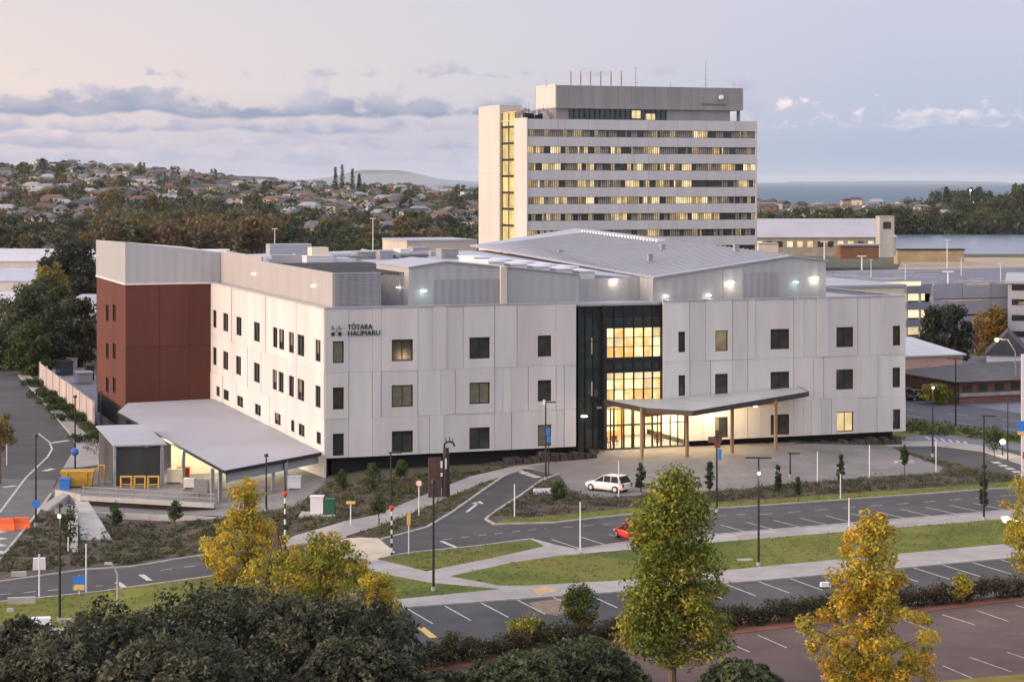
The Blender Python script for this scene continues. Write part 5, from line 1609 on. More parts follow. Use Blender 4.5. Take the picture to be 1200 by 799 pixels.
# ------------------------------------------------------------------ buildings further off
def hut(name, px0, px1, pyb, hgt, depth, wallm, roofm, label, roof='flat', rz=TH, z0=None, wins=0, litn=0, over=.4, rise=2.0, cat='building', storeys=1, winm=None, winh=1.2, winz=.9, Y=None, seed=1):
    p = G(px0, pyb) if Y is None else Py(px0, Y, terrain(Py(px0, Y).x, Y))
    if z0 is not None: p = Py(px0, (p.y if Y is None else Y), z0)
    eu = Vector((math.cos(rz), math.sin(rz), 0)); t = (px1-600)/F
    w = (t*p.y-p.x)/(eu.x-t*eu.y)
    o = empty(name, p, rz, label, cat)
    b = MB(); b.box(0, w, 0, depth, -1.5, hgt); b.build('wall', wallm, o)
    b = MB()
    if roof == 'flat': b.box(-over, w+over, -over, depth+over, hgt+.002, hgt+.35)
    elif roof == 'shed': b.hexa([(-over, -over, hgt+.002), (w+over, -over, hgt+.002), (w+over, depth+over, hgt+rise-.2), (-over, depth+over, hgt+rise-.2)], [(-over, -over, hgt+.2), (w+over, -over, hgt+.2), (w+over, depth+over, hgt+rise), (-over, depth+over, hgt+rise)])
    elif roof == 'gable':   # ridge along the front
        b.add([(-over, -over, hgt), (w+over, -over, hgt), (w+over, depth+over, hgt), (-over, depth+over, hgt), (-over, depth/2, hgt+rise), (w+over, depth/2, hgt+rise)], [(0,1,5,4), (2,3,4,5), (0,4,3), (1,2,5), (0,3,2,1)])
    elif roof == 'gablef':  # gable facing the front
        b.add([(-over, -over, hgt), (w+over, -over, hgt), (w+over, depth+over, hgt), (-over, depth+over, hgt), (w/2, -over, hgt+rise), (w/2, depth+over, hgt+rise)], [(0,4,5,3), (1,2,5,4), (0,1,4), (2,3,5), (0,3,2,1)])
    elif roof == 'hip':
        k_ = min(w, depth)/2
        b.add([(-over, -over, hgt), (w+over, -over, hgt), (w+over, depth+over, hgt), (-over, depth+over, hgt), (k_, depth/2, hgt+rise), (max(w-k_, k_+.1), depth/2, hgt+rise)], [(0,1,5,4), (2,3,4,5), (0,4,3), (1,2,5), (0,3,2,1)])
    b.build('roof', roofm, o)
    rn = random.Random(seed)
    for s in range(storeys):
        for k in range(wins):
            x = (k+.5)*w/wins; ww = w/wins*.55
            b = MB(); b.box(x-ww/2, x+ww/2, -.06, -.005, winz+s*3.2, winz+winh+s*3.2)
            b.build('window', M[winm or ('litb' if rn.random() < litn else 'glassw')], o)
    return o
# multi storey car park on the right
CP = empty('parking_building', Py(1062, 337, 0), TH, 'long grey multi storey parking building with lit decks behind the white building', 'parking building')
cu = Vector((math.cos(TH), math.sin(TH), 0))
b = MB(); w_ = 75
cpm = mat('parking_panel', (.16, .17, .22), .75, .12, .15, fac2=(.22, .23, .29))
lev = [zat(y, 337) for y in (416, 397, 377, 357, 338)]
for k in range(1, 5):
    b.box(0, 5.0, -.1, .3, lev[k]-.9, lev[k]+.35); b.box(-.3, .2, .31, 45, lev[k]-.9, lev[k]+.35)
b.build('deck_edge', cpm, CP)
b = MB()
for k in range(1, 5): b.box(.21, w_, .31, 60, lev[k]-.6, lev[k]-.25)
b.build('deck', M['asphalt_far'], CP)
b = MB()
for k in range(5):
    b.box(4.7, 5.1, -.14, .5, 0, lev[4]+.3) if k == 0 else None
for x in (0, 2.5): b.box(x, x+.3, -.08, .29, 0, lev[4]-.9)
b.build('column', M['conc'], CP)
for k in range(4):
    b = MB(); b.box(.4, 4.6, 1.8, 2.0, lev[k]+.3+.2, lev[k+1]-1.0); b.build('lit_bay', emitmat('lit_deck', (.45, .38, .20), (.95, .85, .50), .95, .3), CP)
b = MB()
for k in range(1, 5):
    z1_ = lev[k]+.75; z0_ = lev[k]-1.9 if k > 1 else 0
    x = 5.12; j = 0
    while x < w_:
        b.box(x+.03, x+5.5, -.05, .25, z0_+.05, z1_-.05, .92+.14*((j*7+k*3) % 5)/5); x += 5.55; j += 1
b.build('mesh_screen', mat('parking_screen', (.23, .245, .31), .7, .15, .12, tint=True, fac2=(.32, .335, .40)), CP)
b = MB()
rr = random.Random(6)
for k in range(1, 5):
    for j in range(9):
        x = 6+rr.random()*44; b.box(x, x+1.5+rr.random()*5, -.09, -.055, lev[k]+.25+.2*rr.random(), lev[k]+.6)
b.build('screen_glow', M['litd'], CP)  # glowing strips on the screen face, painted light from the decks
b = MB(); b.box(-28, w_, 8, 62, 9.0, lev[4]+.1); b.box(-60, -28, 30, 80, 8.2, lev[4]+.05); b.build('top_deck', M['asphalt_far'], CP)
b = MB()
for j in range(46):
    x = -20+rr.random()*50; y_ = 10+rr.random()*45; b.box(x, x+3+4*rr.random(), y_, y_+.35, lev[4]+.11, lev[4]+.13)
b.build('deck_strip', M['skylt'], CP)  # pale strips scattered at random over the top deck
b = MB(); b.box(-10, 4, 2.0, 2.1, lev[4]+.3, lev[4]+1.0); b.build('lit_strip', M['litb'], CP)  # emissive strip, the yellow light put straight into its surface
for j in range(3):
    for i in range(2):
        b = MB(); b.tube((0, 0, 0), (0, 0, 3.2), .06, .05, 6); b.box(-.3, .3, -.1, .1, 3.15, 3.25); b.build('deck_light', M['skylt'], CP, (-12+j*19+i*6, 12+i*22, lev[4]+.1))
b = MB(); b.box(-28, 5, 7.6, 7.95, 8.6, lev[4]+.9); b.build('parapet', M['conc'], CP)
for (px, py, hh) in ((1010,318,4),(1009,300,5),(966,300,5),(1111,345,7),(1110,303,4),(1180,345,6)):
    pass
# nearer right wing with dark slots
hutw = hut('parking_annex', 1181, 1290, 430, 12.6, 30, mat('annex_panel', (.30, .31, .36), .7, .1, .2), M['roof'], 'pale parking wing with dark horizontal slots at the right edge', 'flat', z0=0, Y=318, rz=R(-14))
for z_ in (zat(y, 318) for y in (336, 353, 371.5, 390.5)):
    b = MB(); b.box(.6, 14, -.08, -.005, z_-.55, z_+.35); b.build('slot', M['dark'], hutw)
b = MB(); b.box(1.6, 9, -.12, -.085, zat(354, 318)-.4, zat(354, 318)+.1); b.build('lit_slot', M['litd'], hutw)
# deck lamps and poles seen over the roofs
for k, (px, Y_, z0_, yt_, lit) in enumerate(((1010,420,10,300,0),(966,470,10,283,0),(1111,345,10,318,0),(1045,500,10,277,1),(1110,560,2,281,0),(322,640,0,268,0),(437,620,0,256,0))):
    p = Py(px, Y_, z0_); h = zat(yt_, Y_)-z0_
    if h < 2: h = 6
    b = MB(); b.tube((0, 0, 0), (0, 0, h), .18, .12, 6); b.box(-.9, .9, -.15, .15, h-.15, h+.05)
    tag(b.build('floodlight_mast', M['skylt'], None, p), ['white mast on the parking deck behind the roof', 'short white mast left of the beige hut', 'pale mast near the right end of the parking deck', 'white mast beside the small concrete tower', 'white pole at the lake edge', 'grey mast behind the left roofs', 'pale mast in front of the trees left of the tower'][k], 'mast')
# long low building between the tower and the lake
hut('long_building', 884, 1050, 292, 4.2, 25, mat('long_wall', (.30, .27, .22), .8, .2, .3), M['roof'], 'long low building with a lilac roof and lit windows right of the tower', 'shed', z0=6.5, Y=640, wins=14, litn=.55, rise=5.5, winz=1.3, winh=1.8, rz=R(4))
hut('stair_tower', 1031, 1048, 292, 10.8, 5, M['conc'], M['kerb'], 'small square concrete stair tower beside the lilac roof', 'flat', z0=6.5, Y=630, wins=1, winz=7.2, winh=2.2, rz=R(4), over=.1)
hut('annex_hut', 889, 912, 292, 4.6, 6, M['cream'], M['kerb'], 'cream box hut against the long lilac roofed building', 'flat', z0=6.5, Y=560, wins=2, rz=R(6), over=.1)
hut('sand_wall', 1052, 1130, 305, 3.8, 6, mat('sand_wall', (.33, .26, .16), .85, .2, .2), M['dark'], 'sandy brown wall building with a dark roof beside the lake', 'flat', z0=1, Y=700, wins=0, rz=R(2))
hut('brown_wall_shed', 985, 1030, 300, 1.8, 6, mat('brown_wall', (.26, .13, .07), .85, .2, .2), M['roof'], 'low brown walled shed behind the parking deck', 'flat', z0=10.2, Y=520, rz=R(2))
# pale paddock beside the lake
p0 = [Py(1050, 590, 2.2), Py(1240, 590, 2.2), Py(1280, 800, -.5), Py(1060, 800, -.5)]
b = MB(); b.add([tuple(p) for p in p0], [(0,1,2,3)]); tag(b.build('sandy_ground', mat('sand', (.34, .28, .20), .95, .2, .05)), kind='structure')
# right: pink wall building, dark hip roof house, white gable
pinkm = mat('pink_wall', (.52, .30, .25), .85, .15, .3, fac2=(.60, .42, .36))
o = hut('low_building', 1055, 1128, 462, 4.4, 14, pinkm, mat('pale_roof', (.50, .50, .52), .6, .1, .2), 'low pink walled building with a pale roof right of the hospital', 'shed', z0=0, Y=280, wins=4, winm='glassw', rise=1.5, winh=1.0, winz=1.6)
o = hut('hip_roof_house', 1124, 1290, 476, 2.9, 14, mat('brick_house_wall', (.20, .10, .08), .85, .2, .8), mat('slate_roof', (.065, .068, .078), .75, .2, .6), 'brick building with a large dark hipped roof at the right', 'hip', z0=0, Y=262, wins=9, rise=1.6, over=1.2, winh=.9, winz=1.5)
b = MB(); b.box(-.08, 16, -.25, -.1, .9, 1.35); b.build('pale_band', M['kerb'], o)
hut('gable_house', 1156, 1206, 440, 2.2, 10, mat('white_weatherboard', (.66, .64, .68), .7, .06, .8), mat('slate_roof', (.065, .068, .078)), 'white gabled house behind the dark hipped roof', 'gablef', z0=0.8, Y=300, wins=0, rise=3.4, over=.3, rz=R(-14))
# pylon sign at the right edge
PY = empty('pylon_sign', G(1206, 565), 0, 'tall narrow pylon sign with coloured panels at the right picture edge', 'sign')
s_k = PY.location.y/F
b = MB(); b.box(-9*s_k, 12*s_k, -.15, .15, 0, 150*s_k); b.build('board', mat('pylon_board', (.55, .56, .60), .5, .05), PY)
for (ya, yb, mm) in ((60, 72, 'blue'), (56, 60, 'yellow'), (28, 36, 'red')):
    b = MB(); b.box(-14*s_k if mm != 'red' else -8*s_k, 12*s_k, -.2, -.151, ya*s_k, yb*s_k); b.build('panel', M[mm], PY)
p = G(1175, 534); o = empty('garden_lamp', p, 0, 'small bright globe lamp in the verge near the pylon sign', 'lamp')
b = MB(); b.tube((0, 0, 0), (0, 0, 1.2), .07, .07, 8); b.build('pole', M['black'], o)
b = MB(); b.ball((0, 0, 1.45), .28, 10, 6); b.build('globe', M['lamp'], o)
ld = bpy.data.lights.new('lamp', 'POINT'); ld.energy = 60; ld.color = (1, .85, .6); lo = bpy.data.objects.new('lamp', ld); COL.objects.link(lo); lo.parent = o; lo.location = (0, -.5, 1.6)
# behind the hospital roofs
hut('beige_building', 340, 410, 300, 17.5, 20, M['cream'], M['roof'], 'beige block just behind the left roofs with a flat top', 'flat', z0=-1, Y=300, rz=TH, over=.1)
hut('beige_building', 477, 559, 300, 19.6, 14, mat('beige_wall', (.46, .40, .35), .85, .1, .3), M['roof'], 'beige windowless plant block left of the tower foot', 'flat', z0=-1, Y=330, rz=TH, over=.05)
hut('grey_building', 425, 478, 300, 17.0, 14, M['clad'], M['roof'], 'grey walled block with a small lit corner left of the beige one', 'flat', z0=-1, Y=340, rz=TH, over=.1, wins=0)
hut('red_building', 246, 291, 300, 17.6, 8, mat('orange_red_wall', (.45, .12, .06), .85, .1, .3), M['skylt'], 'low orange red walled block with a white roof behind the grey cladding', 'flat', z0=-1, Y=300, rz=R(5), over=.6)
hut('white_building', 170, 262, 300, 18.2, 8, M['clad'], M['skylt'], 'white flat roof strip just behind the grey cladding', 'flat', z0=-1, Y=320, rz=R(3), over=.3)
hut('low_wing', 905, 1060, 400, 14.6, 25, M['cream'], M['roof'], 'cream lit wing behind the right end of the hospital roof', 'flat', z0=0, Y=262, rz=TH, over=.2)
# left distance
WR = mat('white_roof', (.44, .44, .49), .55, .08, .2)
hut('warehouse', -60, 108, 335, 5.2, 26, mat('pale_wall', (.45, .43, .42), .8, .1, .4), WR, 'long low warehouse with a pale roof behind the trees at the left', 'gable', z0=-1.8, Y=640, rise=3.6, rz=R(-8), wins=7, winh=1.4)
hut('warehouse', -50, 44, 365, 5.0, 22, mat('pale_wall', (.45, .43, .42)), mat('blue_grey_roof', (.36, .39, .47), .55, .1, .2), 'blue grey roofed low building at the left edge', 'gable', z0=-1.8, Y=520, rise=2.8, rz=R(-12), wins=5, winm='litd', winh=1.6)
hut('warehouse', 60, 150, 405, 4.6, 20, mat('pale_wall', (.45, .43, .42)), mat('grey_roof', (.30, .31, .35), .6, .1, .2), 'grey roofed low building left of the red block', 'shed', z0=-1.8, Y=400, rise=2.5, rz=R(-6), wins=5)
hut('warehouse', -40, 22, 400, 4.0, 14, M['cream'], WR, 'cream low shed with a pale roof left of the round trees', 'gable', z0=-1.8, Y=440, rise=2.2, rz=R(-6), wins=4, winm='litd')
hut('warehouse', 95, 116, 425, 4.2, 12, M['cladd'], mat('teal_roof', (.20, .25, .32), .6, .1), 'small teal roofed hut between the trees and the red block', 'shed', z0=-1.8, Y=345, rise=1, rz=R(5))
# ------------------------------------------------------------------ vegetation
LEAF = mat('leaves', (1, 1, 1), .65, 0, tint=True, spec=.25)
def leafmat(name, trans=.3):
    m = mat(name, (1, 1, 1), .6, .12, 3, tint=True, spec=.2, trans=trans)
    return m
LM = leafmat('leaf')
def leaves(mb, centers, rad, per, size, cols, rn, sq=.85, up=.35):
    """leaf-sized faces spread round each clump centre; every clump leans to one of the colours"""
    for c, rc in centers:
        base = rn.choice(cols); ck = .85+.3*rn.random()
        for _ in range(per):
            d = Vector((rn.gauss(0, 1), rn.gauss(0, 1), rn.gauss(0, 1))).normalized()
            p = Vector(c)+Vector((d.x, d.y, d.z*sq))*rc*rad*(.45+.6*rn.random()**.6)
            nrm = (d*(.8)+Vector((rn.gauss(0, .6), rn.gauss(0, .6), rn.gauss(0, .6)+up))).normalized()
            a = nrm.orthogonal().normalized(); b_ = nrm.cross(a); th = rn.random()*6.28
            a, b_ = a*math.cos(th)+b_*math.sin(th), b_*math.cos(th)-a*math.sin(th)
            s = size*(.45+1.25*rn.random()**1.4)
            col = base if rn.random() < .75 else rn.choice(cols)
            k = ck*(.75+.5*rn.random())
            mb.add([p-a*s*.9, p-b_*s*.45, p+a*s*.9, p+b_*s*.45], [(0, 1, 2, 3)], (col[0]*k, col[1]*k, col[2]*k))
def prof(pr, h):
    for (a, ra), (b, rb_) in zip(pr, pr[1:]):
        if a <= h <= b: return ra+(rb_-ra)*(h-a)/(b-a)
    return 0
def tree(px, Y_, ztop, profile, label, cols, nclump=120, rc=.7, per=90, size=.13, seed=1, trunk_r=.18, zbase=None, group=None, name='tree', barkm='bark', inner=.35, cat='tree', trans=None):
    """profile: list of (height above ground, radius). crown and trunk with limbs"""
    x = (px-600)*Y_/F; zb_ = near_h(x) if zbase is None else zbase
    rn = random.Random(seed)
    o = empty(name, (x, Y_, zb_), rn.random()*6, label, cat, group)
    lo, hi = profile[0][0], profile[-1][0]; rm = max(r for _, r in profile)
    cs = []
    while len(cs) < nclump:
        h = lo+(hi-lo)*rn.random(); r = prof(profile, h)
        if rn.random()*rm > r+.15*rm: continue
        q = 1-(1-inner)*rn.random()**2 if rn.random() > .2 else rn.random()
        q = max(0, q)*r*(.85+.3*noise.noise(Vector((h*.8, seed, rn.random()))))
        a = rn.random()*6.283
        q *= 1+.22*noise.noise(Vector((math.cos(a)*1.5+seed, math.sin(a)*1.5, h*.5)))
        cs.append(((q*math.cos(a), q*math.sin(a), h), rc*(.65+.7*rn.random())))
    mb = MB(); leaves(mb, cs, 1.0, per, size, cols, rn)
    crown = mb.build('crown', LM, o)
    tb = MB()
    steps = 8; pts_ = [Vector((0, 0, -.2))]
    for k in range(1, steps+1): pts_.append(Vector((.10*math.sin(k*1.3+seed)*k/steps, .10*math.cos(k*1.7)*k/steps, hi*.9*k/steps)))
    for k, (a, b_) in enumerate(zip(pts_, pts_[1:])): tb.tube(a, b_, trunk_r*(1-k/steps*.85)+.015, trunk_r*(1-(k+1)/steps*.85)+.015, 8)
    for c, r in cs[::3]:
        c = Vector(c); hz_ = max(lo*.6, c.z-.5*math.hypot(c.x, c.y)-.3); k = min(steps-1, hz_/(hi*.9)*steps); k0 = int(k)
        s0 = pts_[k0].lerp(pts_[min(k0+1, steps)], k-k0)
        mid = s0.lerp(c, .5)+Vector((0, 0, .15))
        tb.tube(s0, mid, trunk_r*.36, trunk_r*.24, 5); tb.tube(mid, c, trunk_r*.24, trunk_r*.08, 5)
    tb.build('trunk', M[barkm], o)
    return o
GREEN = [(.11, .165, .026), (.17, .21, .032), (.25, .245, .036), (.075, .12, .024), (.31, .27, .045)]
YEL = [(.58, .42, .045), (.46, .36, .045), (.36, .32, .045), (.60, .36, .04), (.28, .27, .045), (.50, .30, .04)]
YGR = [(.32, .29, .035), (.20, .22, .03), (.40, .32, .035), (.13, .16, .025), (.42, .28, .035)]
DARK = [(.042, .052, .032), (.068, .075, .044), (.105, .108, .062), (.028, .035, .024), (.14, .135, .085)]
OLIVE = [(.055, .075, .036), (.080, .105, .046), (.040, .056, .030), (.11, .125, .06)]
# big green tree in the middle
Y1 = 113; k_ = Y1/F
z = lambda py: zat(py, Y1)
tree(788, Y1, 0, [(z(768), 44*k_), (z(745), 66*k_), (z(708), 69*k_), (z(670), 60*k_), (z(640), 58*k_), (z(600), 45*k_), (z(572), 29*k_), (z(556), 10*k_)], 'tall oval green tree just right of centre in front of the car parks', GREEN, 370, .76, 95, .115, 3, .22)
# yellow tree right
Y2 = 106; k_ = Y2/F; z = lambda py: zat(py, Y2)
tree(1020, Y2, 0, [(z(870), 80*k_), (z(800), 92*k_), (z(760), 84*k_), (z(720), 68*k_), (z(690), 52*k_), (z(655), 38*k_), (z(620), 32*k_), (z(602), 12*k_)], 'tall golden yellow autumn tree in front at the right', YEL, 340, .46, 95, .11, 5, .16, inner=.2)
tree(1215, 120, 0, [(zat(668, 120), 1.2), (zat(640, 120), 2.3), (zat(600, 120), 2.1), (zat(560, 120), 1.4), (zat(548, 120), .5)], 'yellow green tree cut by the right picture edge', YEL[:3]+YGR[:3], 110, .45, 80, .10, 6, .14)
# yellow trees left of centre
tree(288, 150, 0, [(zat(690, 150), 1.6), (zat(655, 150), 3.4), (zat(625, 150), 3.4), (zat(603, 150), 2.3), (zat(590, 150), 1.0), (zat(570, 150), 1.25), (zat(553, 150), .5)], 'bright yellow tree with a narrow top in front of the service yard', YEL[:4]+YGR[:1], 170, .5, 80, .12, 8, .16, inner=.25)
tree(375, 128, 0, [(zat(740, 128), 2.6), (zat(700, 128), 4.0), (zat(665, 128), 3.7), (zat(640, 128), 2.2), (zat(625, 128), .7)], 'broad yellow green tree behind the large dark tree', YGR, 200, .5, 85, .115, 9, .16, inner=.3)
tree(440, 124, 0, [(zat(735, 124), .8), (zat(712, 124), 1.5), (zat(690, 124), 1.4), (zat(675, 124), .6)], 'small golden tree at the left end of the lower car park', YGR[:1]+YEL[:3], 60, .42, 80, .11, 10, .1)
tree(324, 135, 0, [(zat(740, 135), 2.0), (zat(700, 135), 3.0), (zat(670, 135), 2.6), (zat(645, 135), 1.0)], 'yellow tree between the two brighter yellow ones', YEL[1:3]+YGR, 110, .5, 80, .115, 12, .13, inner=.3)
# large dark crowns in the foreground
def dome(px, Y_, top, r, label, seed, cols=DARK, n=50):
    """a dense rounded crown: big lobes, each covered with small tufts of leaves"""
    r2 = random.Random(seed); zt_ = zat(top, Y_); x = (px-600)*Y_/F; zb_ = near_h(x)
    o = empty('broadleaf_tree', (x, Y_, zb_), 0, label, 'tree', 'dark trees in the foreground')
    hc = zt_-zb_-r*.95
    mb = MB(); lobes = []
    for k in range(n):
        ph = math.acos(1-1.35*(k+.5)/n); th = k*2.39996+seed
        rr_ = r*(.80+.16*r2.random()); lr = r*.27*(.75+.6*r2.random())
        lobes.append(((rr_*math.sin(ph)*math.cos(th), rr_*math.sin(ph)*math.sin(th), hc+rr_*math.cos(ph)*.85), lr))
    for (c, lr) in lobes:
        lc = [cols[r2.randrange(len(cols))], cols[r2.randrange(len(cols))]]
        cs = []
        for _ in range(26):
            d = Vector((r2.gauss(0, 1), r2.gauss(0, 1)-.2, abs(r2.gauss(0, 1))*.9-.15)).normalized()
            cs.append((Vector(c)+d*lr, lr*.30*(.7+.6*r2.random())))
        leaves(mb, cs, 1.0, 30, .095, lc, r2, .8, .5)
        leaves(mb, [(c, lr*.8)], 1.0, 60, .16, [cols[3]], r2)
    mb.build('crown', LM, o)
    tb = MB(); tb.tube((0, 0, -.2), (0, 0, hc), .45, .25, 10)
    for (c, lr) in lobes[::4]: tb.tube((0, 0, hc*.7), c, .16, .05, 5)
    tb.build('trunk', M['bark'], o)
    return o
dome(268, 86, 693, 4.6, 'largest dark olive tree rising at the bottom left', 21)
dome(385, 84, 706, 3.6, 'dark olive tree crown beside the lower car park', 22)
dome(140, 82, 722, 3.6, 'dark grey green crown in front of the left lawn path', 23)
dome(20, 84, 733, 2.0, 'small dark crown in the bottom left corner', 24)
dome(60, 78, 760, 2.8, 'low olive crown at the very bottom left', 25)
dome(418, 78, 752, 2.0, 'low dark crown at the right end of the foreground clump', 26)
dome(210, 76, 755, 3.4, 'low olive crown in the middle of the foreground clump', 31)
dome(690, 82, 757, 2.2, 'grey green crown at the bottom left of the big green tree', 27, OLIVE)
dome(612, 80, 768, 2.3, 'grey green low crown at the bottom, centre left', 28, OLIVE)
dome(520, 80, 789, 1.6, 'small dark olive crown at the bottom edge below the parking bays', 29, OLIVE)
dome(868, 80, 780, 1.6, 'low grey green crown at the bottom right of the big green tree', 30, OLIVE)
# round shrub beside the lower car park
tree(679, G(679,745).y, 0, [(.7, .6), (1.3, 1.2), (2.1, 1.25), (2.8, .8), (3.1, .3)], 'round green shrub standing at the hedge by the parking bays', [(.055, .085, .018), (.08, .10, .02), (.10, .12, .025)], 60, .4, 70, .09, 41, .08, cat='shrub', name='shrub')
tree(1129, G(1129,708).y, 0, [(.4, .4), (1.0, .8), (1.7, .6), (2.1, .2)], 'small yellow green shrub on the hedge at the right', YGR, 24, .35, 60, .09, 42, .06, cat='shrub', name='shrub')
tree(620, G(620,758).y, 0, [(.4, .8), (.9, 1.6), (1.5, 1.3), (1.8, .4)], 'low straggly shrub on the hedge left of the round shrub', YGR[1:4]+GREEN[:2], 34, .4, 60, .09, 43, .06, cat='shrub', name='shrub')
tree(528, G(528,778).y, 0, [(.4, .8), (.9, 1.2), (1.4, .8), (1.7, .3)], 'brownish low shrub at the left end of the hedge', [(.07, .06, .03), (.05, .06, .025), (.09, .07, .03)], 24, .4, 60, .09, 44, .06, cat='shrub', name='shrub')
# hedge between the two car parks
rn = random.Random(50)
hpts = [G(*p) for p in ((470,790),(560,772),(640,760),(740,746),(800,740),(880,732),(1000,718),(1100,708),(1220,695),(1560,667))]
def along(pts, n):
    Ls = [0]
    for a, b_ in zip(pts, pts[1:]): Ls.append(Ls[-1]+(b_-a).length)
    for k in range(n):
        s = Ls[-1]*k/(n-1)
        for i in range(len(pts)-1):
            if s <= Ls[i+1]+1e-6: yield pts[i].lerp(pts[i+1], (s-Ls[i])/(Ls[i+1]-Ls[i])); break
mb = MB(); cs = []
for p in along(hpts, 290):
    for _ in range(4): cs.append(((p.x+rn.gauss(0, .15), p.y+rn.gauss(0, .5),   .25+.95*rn.random()+.3*noise.noise(Vector((p.x*.3, 0, 0)))), .42*(.7+.6*rn.random())))
leaves(mb, cs, 1.0, 60, .085, [(.055, .045, .022), (.07, .05, .028), (.045, .05, .022), (.035, .04, .02), (.09, .06, .03)], rn)
tag(mb.build('hedge', LM), 'brownish green hedge dividing the two lower car parks', 'hedge')
# ground cover in the beds
def inside(p, poly):
    c = False; n_ = len(poly)
    for i in range(n_):
        x0, y0 = poly[i]; x1, y1 = poly[(i+1) % n_]
        if (y0 > p[1]) != (y1 > p[1]) and p[0] < (x1-x0)*(p[1]-y0)/(y1-y0)+x0: c = not c
    return c
def cover(name, pxpoly, n, cols, rc, per, size, seed, zf=.35):
    rn = random.Random(seed); poly = [tuple(v) for v in GP(pxpoly)]
    xs = [p[0] for p in poly]; ys_ = [p[1] for p in poly]; cs = []
    t = 0
    while len(cs) < n and t < n*40:
        t += 1
        p = (min(xs)+(max(xs)-min(xs))*rn.random(), min(ys_)+(max(ys_)-min(ys_))*rn.random())
        if not inside(p, poly): continue
        if noise.noise(Vector((p[0]*.35, p[1]*.35, seed))) < -.30: continue
        r = rc*(.5+.9*rn.random()); cs.append(((p[0], p[1], near_h(p[0])+r*zf), r))
    mb = MB(); leaves(mb, cs, 1.0, per, size, cols, rn, .7, .6)
    return tag(mb.build(name, LM), kind='stuff')
BEDC = [(.09, .07, .05), (.045, .06, .022), (.08, .065, .05), (.035, .05, .02), (.10, .075, .055), (.07, .085, .03)]
BEDG = [(.065, .095, .025), (.09, .125, .03), (.05, .075, .025), (.13, .15, .035), (.11, .08, .04)]
BEDP = [(.11, .09, .085), (.08, .07, .06), (.06, .065, .035), (.13, .105, .09), (.05, .055, .03)]
cover('ground_cover', [(0,675),(0,660),(42,608),(60,602),(90,616),(118,634),(122,612),(250,610),(330,612),(330,640),(230,651),(100,666)], 980, BEDC+BEDG[:3], .36, 34, .10, 61)
cover('ground_cover', [(262,608),(345,596),(384,568),(420,562),(560,553),(598,547),(550,558),(500,578),(440,603),(370,620),(345,626),(300,652)], 720, BEDG+BEDC[:3], .42, 36, .10, 62)
cover('ground_cover', [(405,629),(455,613),(520,586),(560,569),(585,561),(563,575),(528,600),(498,617),(450,630)], 260, BEDG, .28, 30, .08, 63)
cover('ground_cover', [(576,606),(612,582),(640,563),(658,572),(692,585),(745,583),(870,575),(930,568),(1000,563),(1100,556),(1170,553),(1200,566),(1185,565),(900,585),(750,594),(650,604),(590,608)], 950, BEDP+BEDG[:2], .42, 36, .09, 64)
cover('ground_cover', [(1045,527),(1100,540),(1150,552),(1190,566),(1110,556),(1105,548)], 90, BEDG+[(.15, .09, .04)], .32, 34, .09, 65)
cover('ground_cover', [(1064,494),(1200,514),(1280,525),(1280,530),(1200,519),(1064,508)], 160, BEDG, .6, 34, .14, 66)
cover('ground_cover', [(30,447),(48,452),(120,505),(120,518),(98,506),(60,472)], 170, [(.04, .06, .018), (.06, .075, .02), (.03, .045, .015)], .6, 50, .12, 67)
cover('ground_cover', [(98,528),(108,506),(121,517),(121,540)], 20, BEDG, .4, 34, .1, 68)
GRC = [(.085, .125, .018), (.12, .15, .025), (.17, .17, .03), (.09, .13, .02), (.20, .17, .04)]
cover('lawn_grass', [(443,655),(480,648.5),(560,640.5),(624,632.5),(638,641),(575,655),(520,666),(495,669)], 700, GRC, .17, 9, .06, 71, .3)
cover('lawn_grass', [(527,676),(600,660),(655,652),(735,645),(900,631),(1200,607),(1260,602),(1260,631),(1200,636),(900,664),(740,680),(620,687),(585,687)], 3600, GRC, .17, 9, .06, 72, .3)
cover('lawn_grass', [(-20,708),(60,700),(130,692),(240,677),(330,663),(390,657),(418,661),(440,671),(500,683),(588,691),(466,703),(400,708),(240,722),(40,736),(-20,742)], 2400, GRC, .17, 9, .06, 73, .3)
cover('lawn_grass', [(580,614.6),(650,612.6),(750,601.6),(900,592),(1185,571.6),(1260,565.8),(1262,560),(1185,565),(900,586),(750,595),(650,605),(590,609)], 1400, GRC, .17, 9, .06, 74, .3)
# row of clipped garden bays by the left road
for k, (px, py, lab) in enumerate(((42,452,'first'), (52,466,'second'), (63,474,'third'), (74,482,'fourth'), (86,493,'fifth'), (106,518,'sixth'))):
    p = G(px, py); rn = random.Random(80+k); mb = MB()
    cs = [((rn.uniform(-2.2, 2.2), rn.uniform(-1.5, 1.5), .5+.2*rn.random()), .5) for _ in range(26)]
    leaves(mb, cs, 1.0, 60, .13, [(.035, .06, .015), (.055, .08, .02), (.03, .045, .014)], rn)
    tag(mb.build('clipped_hedge', LM, None, p, TH), 'clipped green planting bay by the left road, %s bay from the far end' % lab, 'hedge', 'clipped hedges beside the left road')
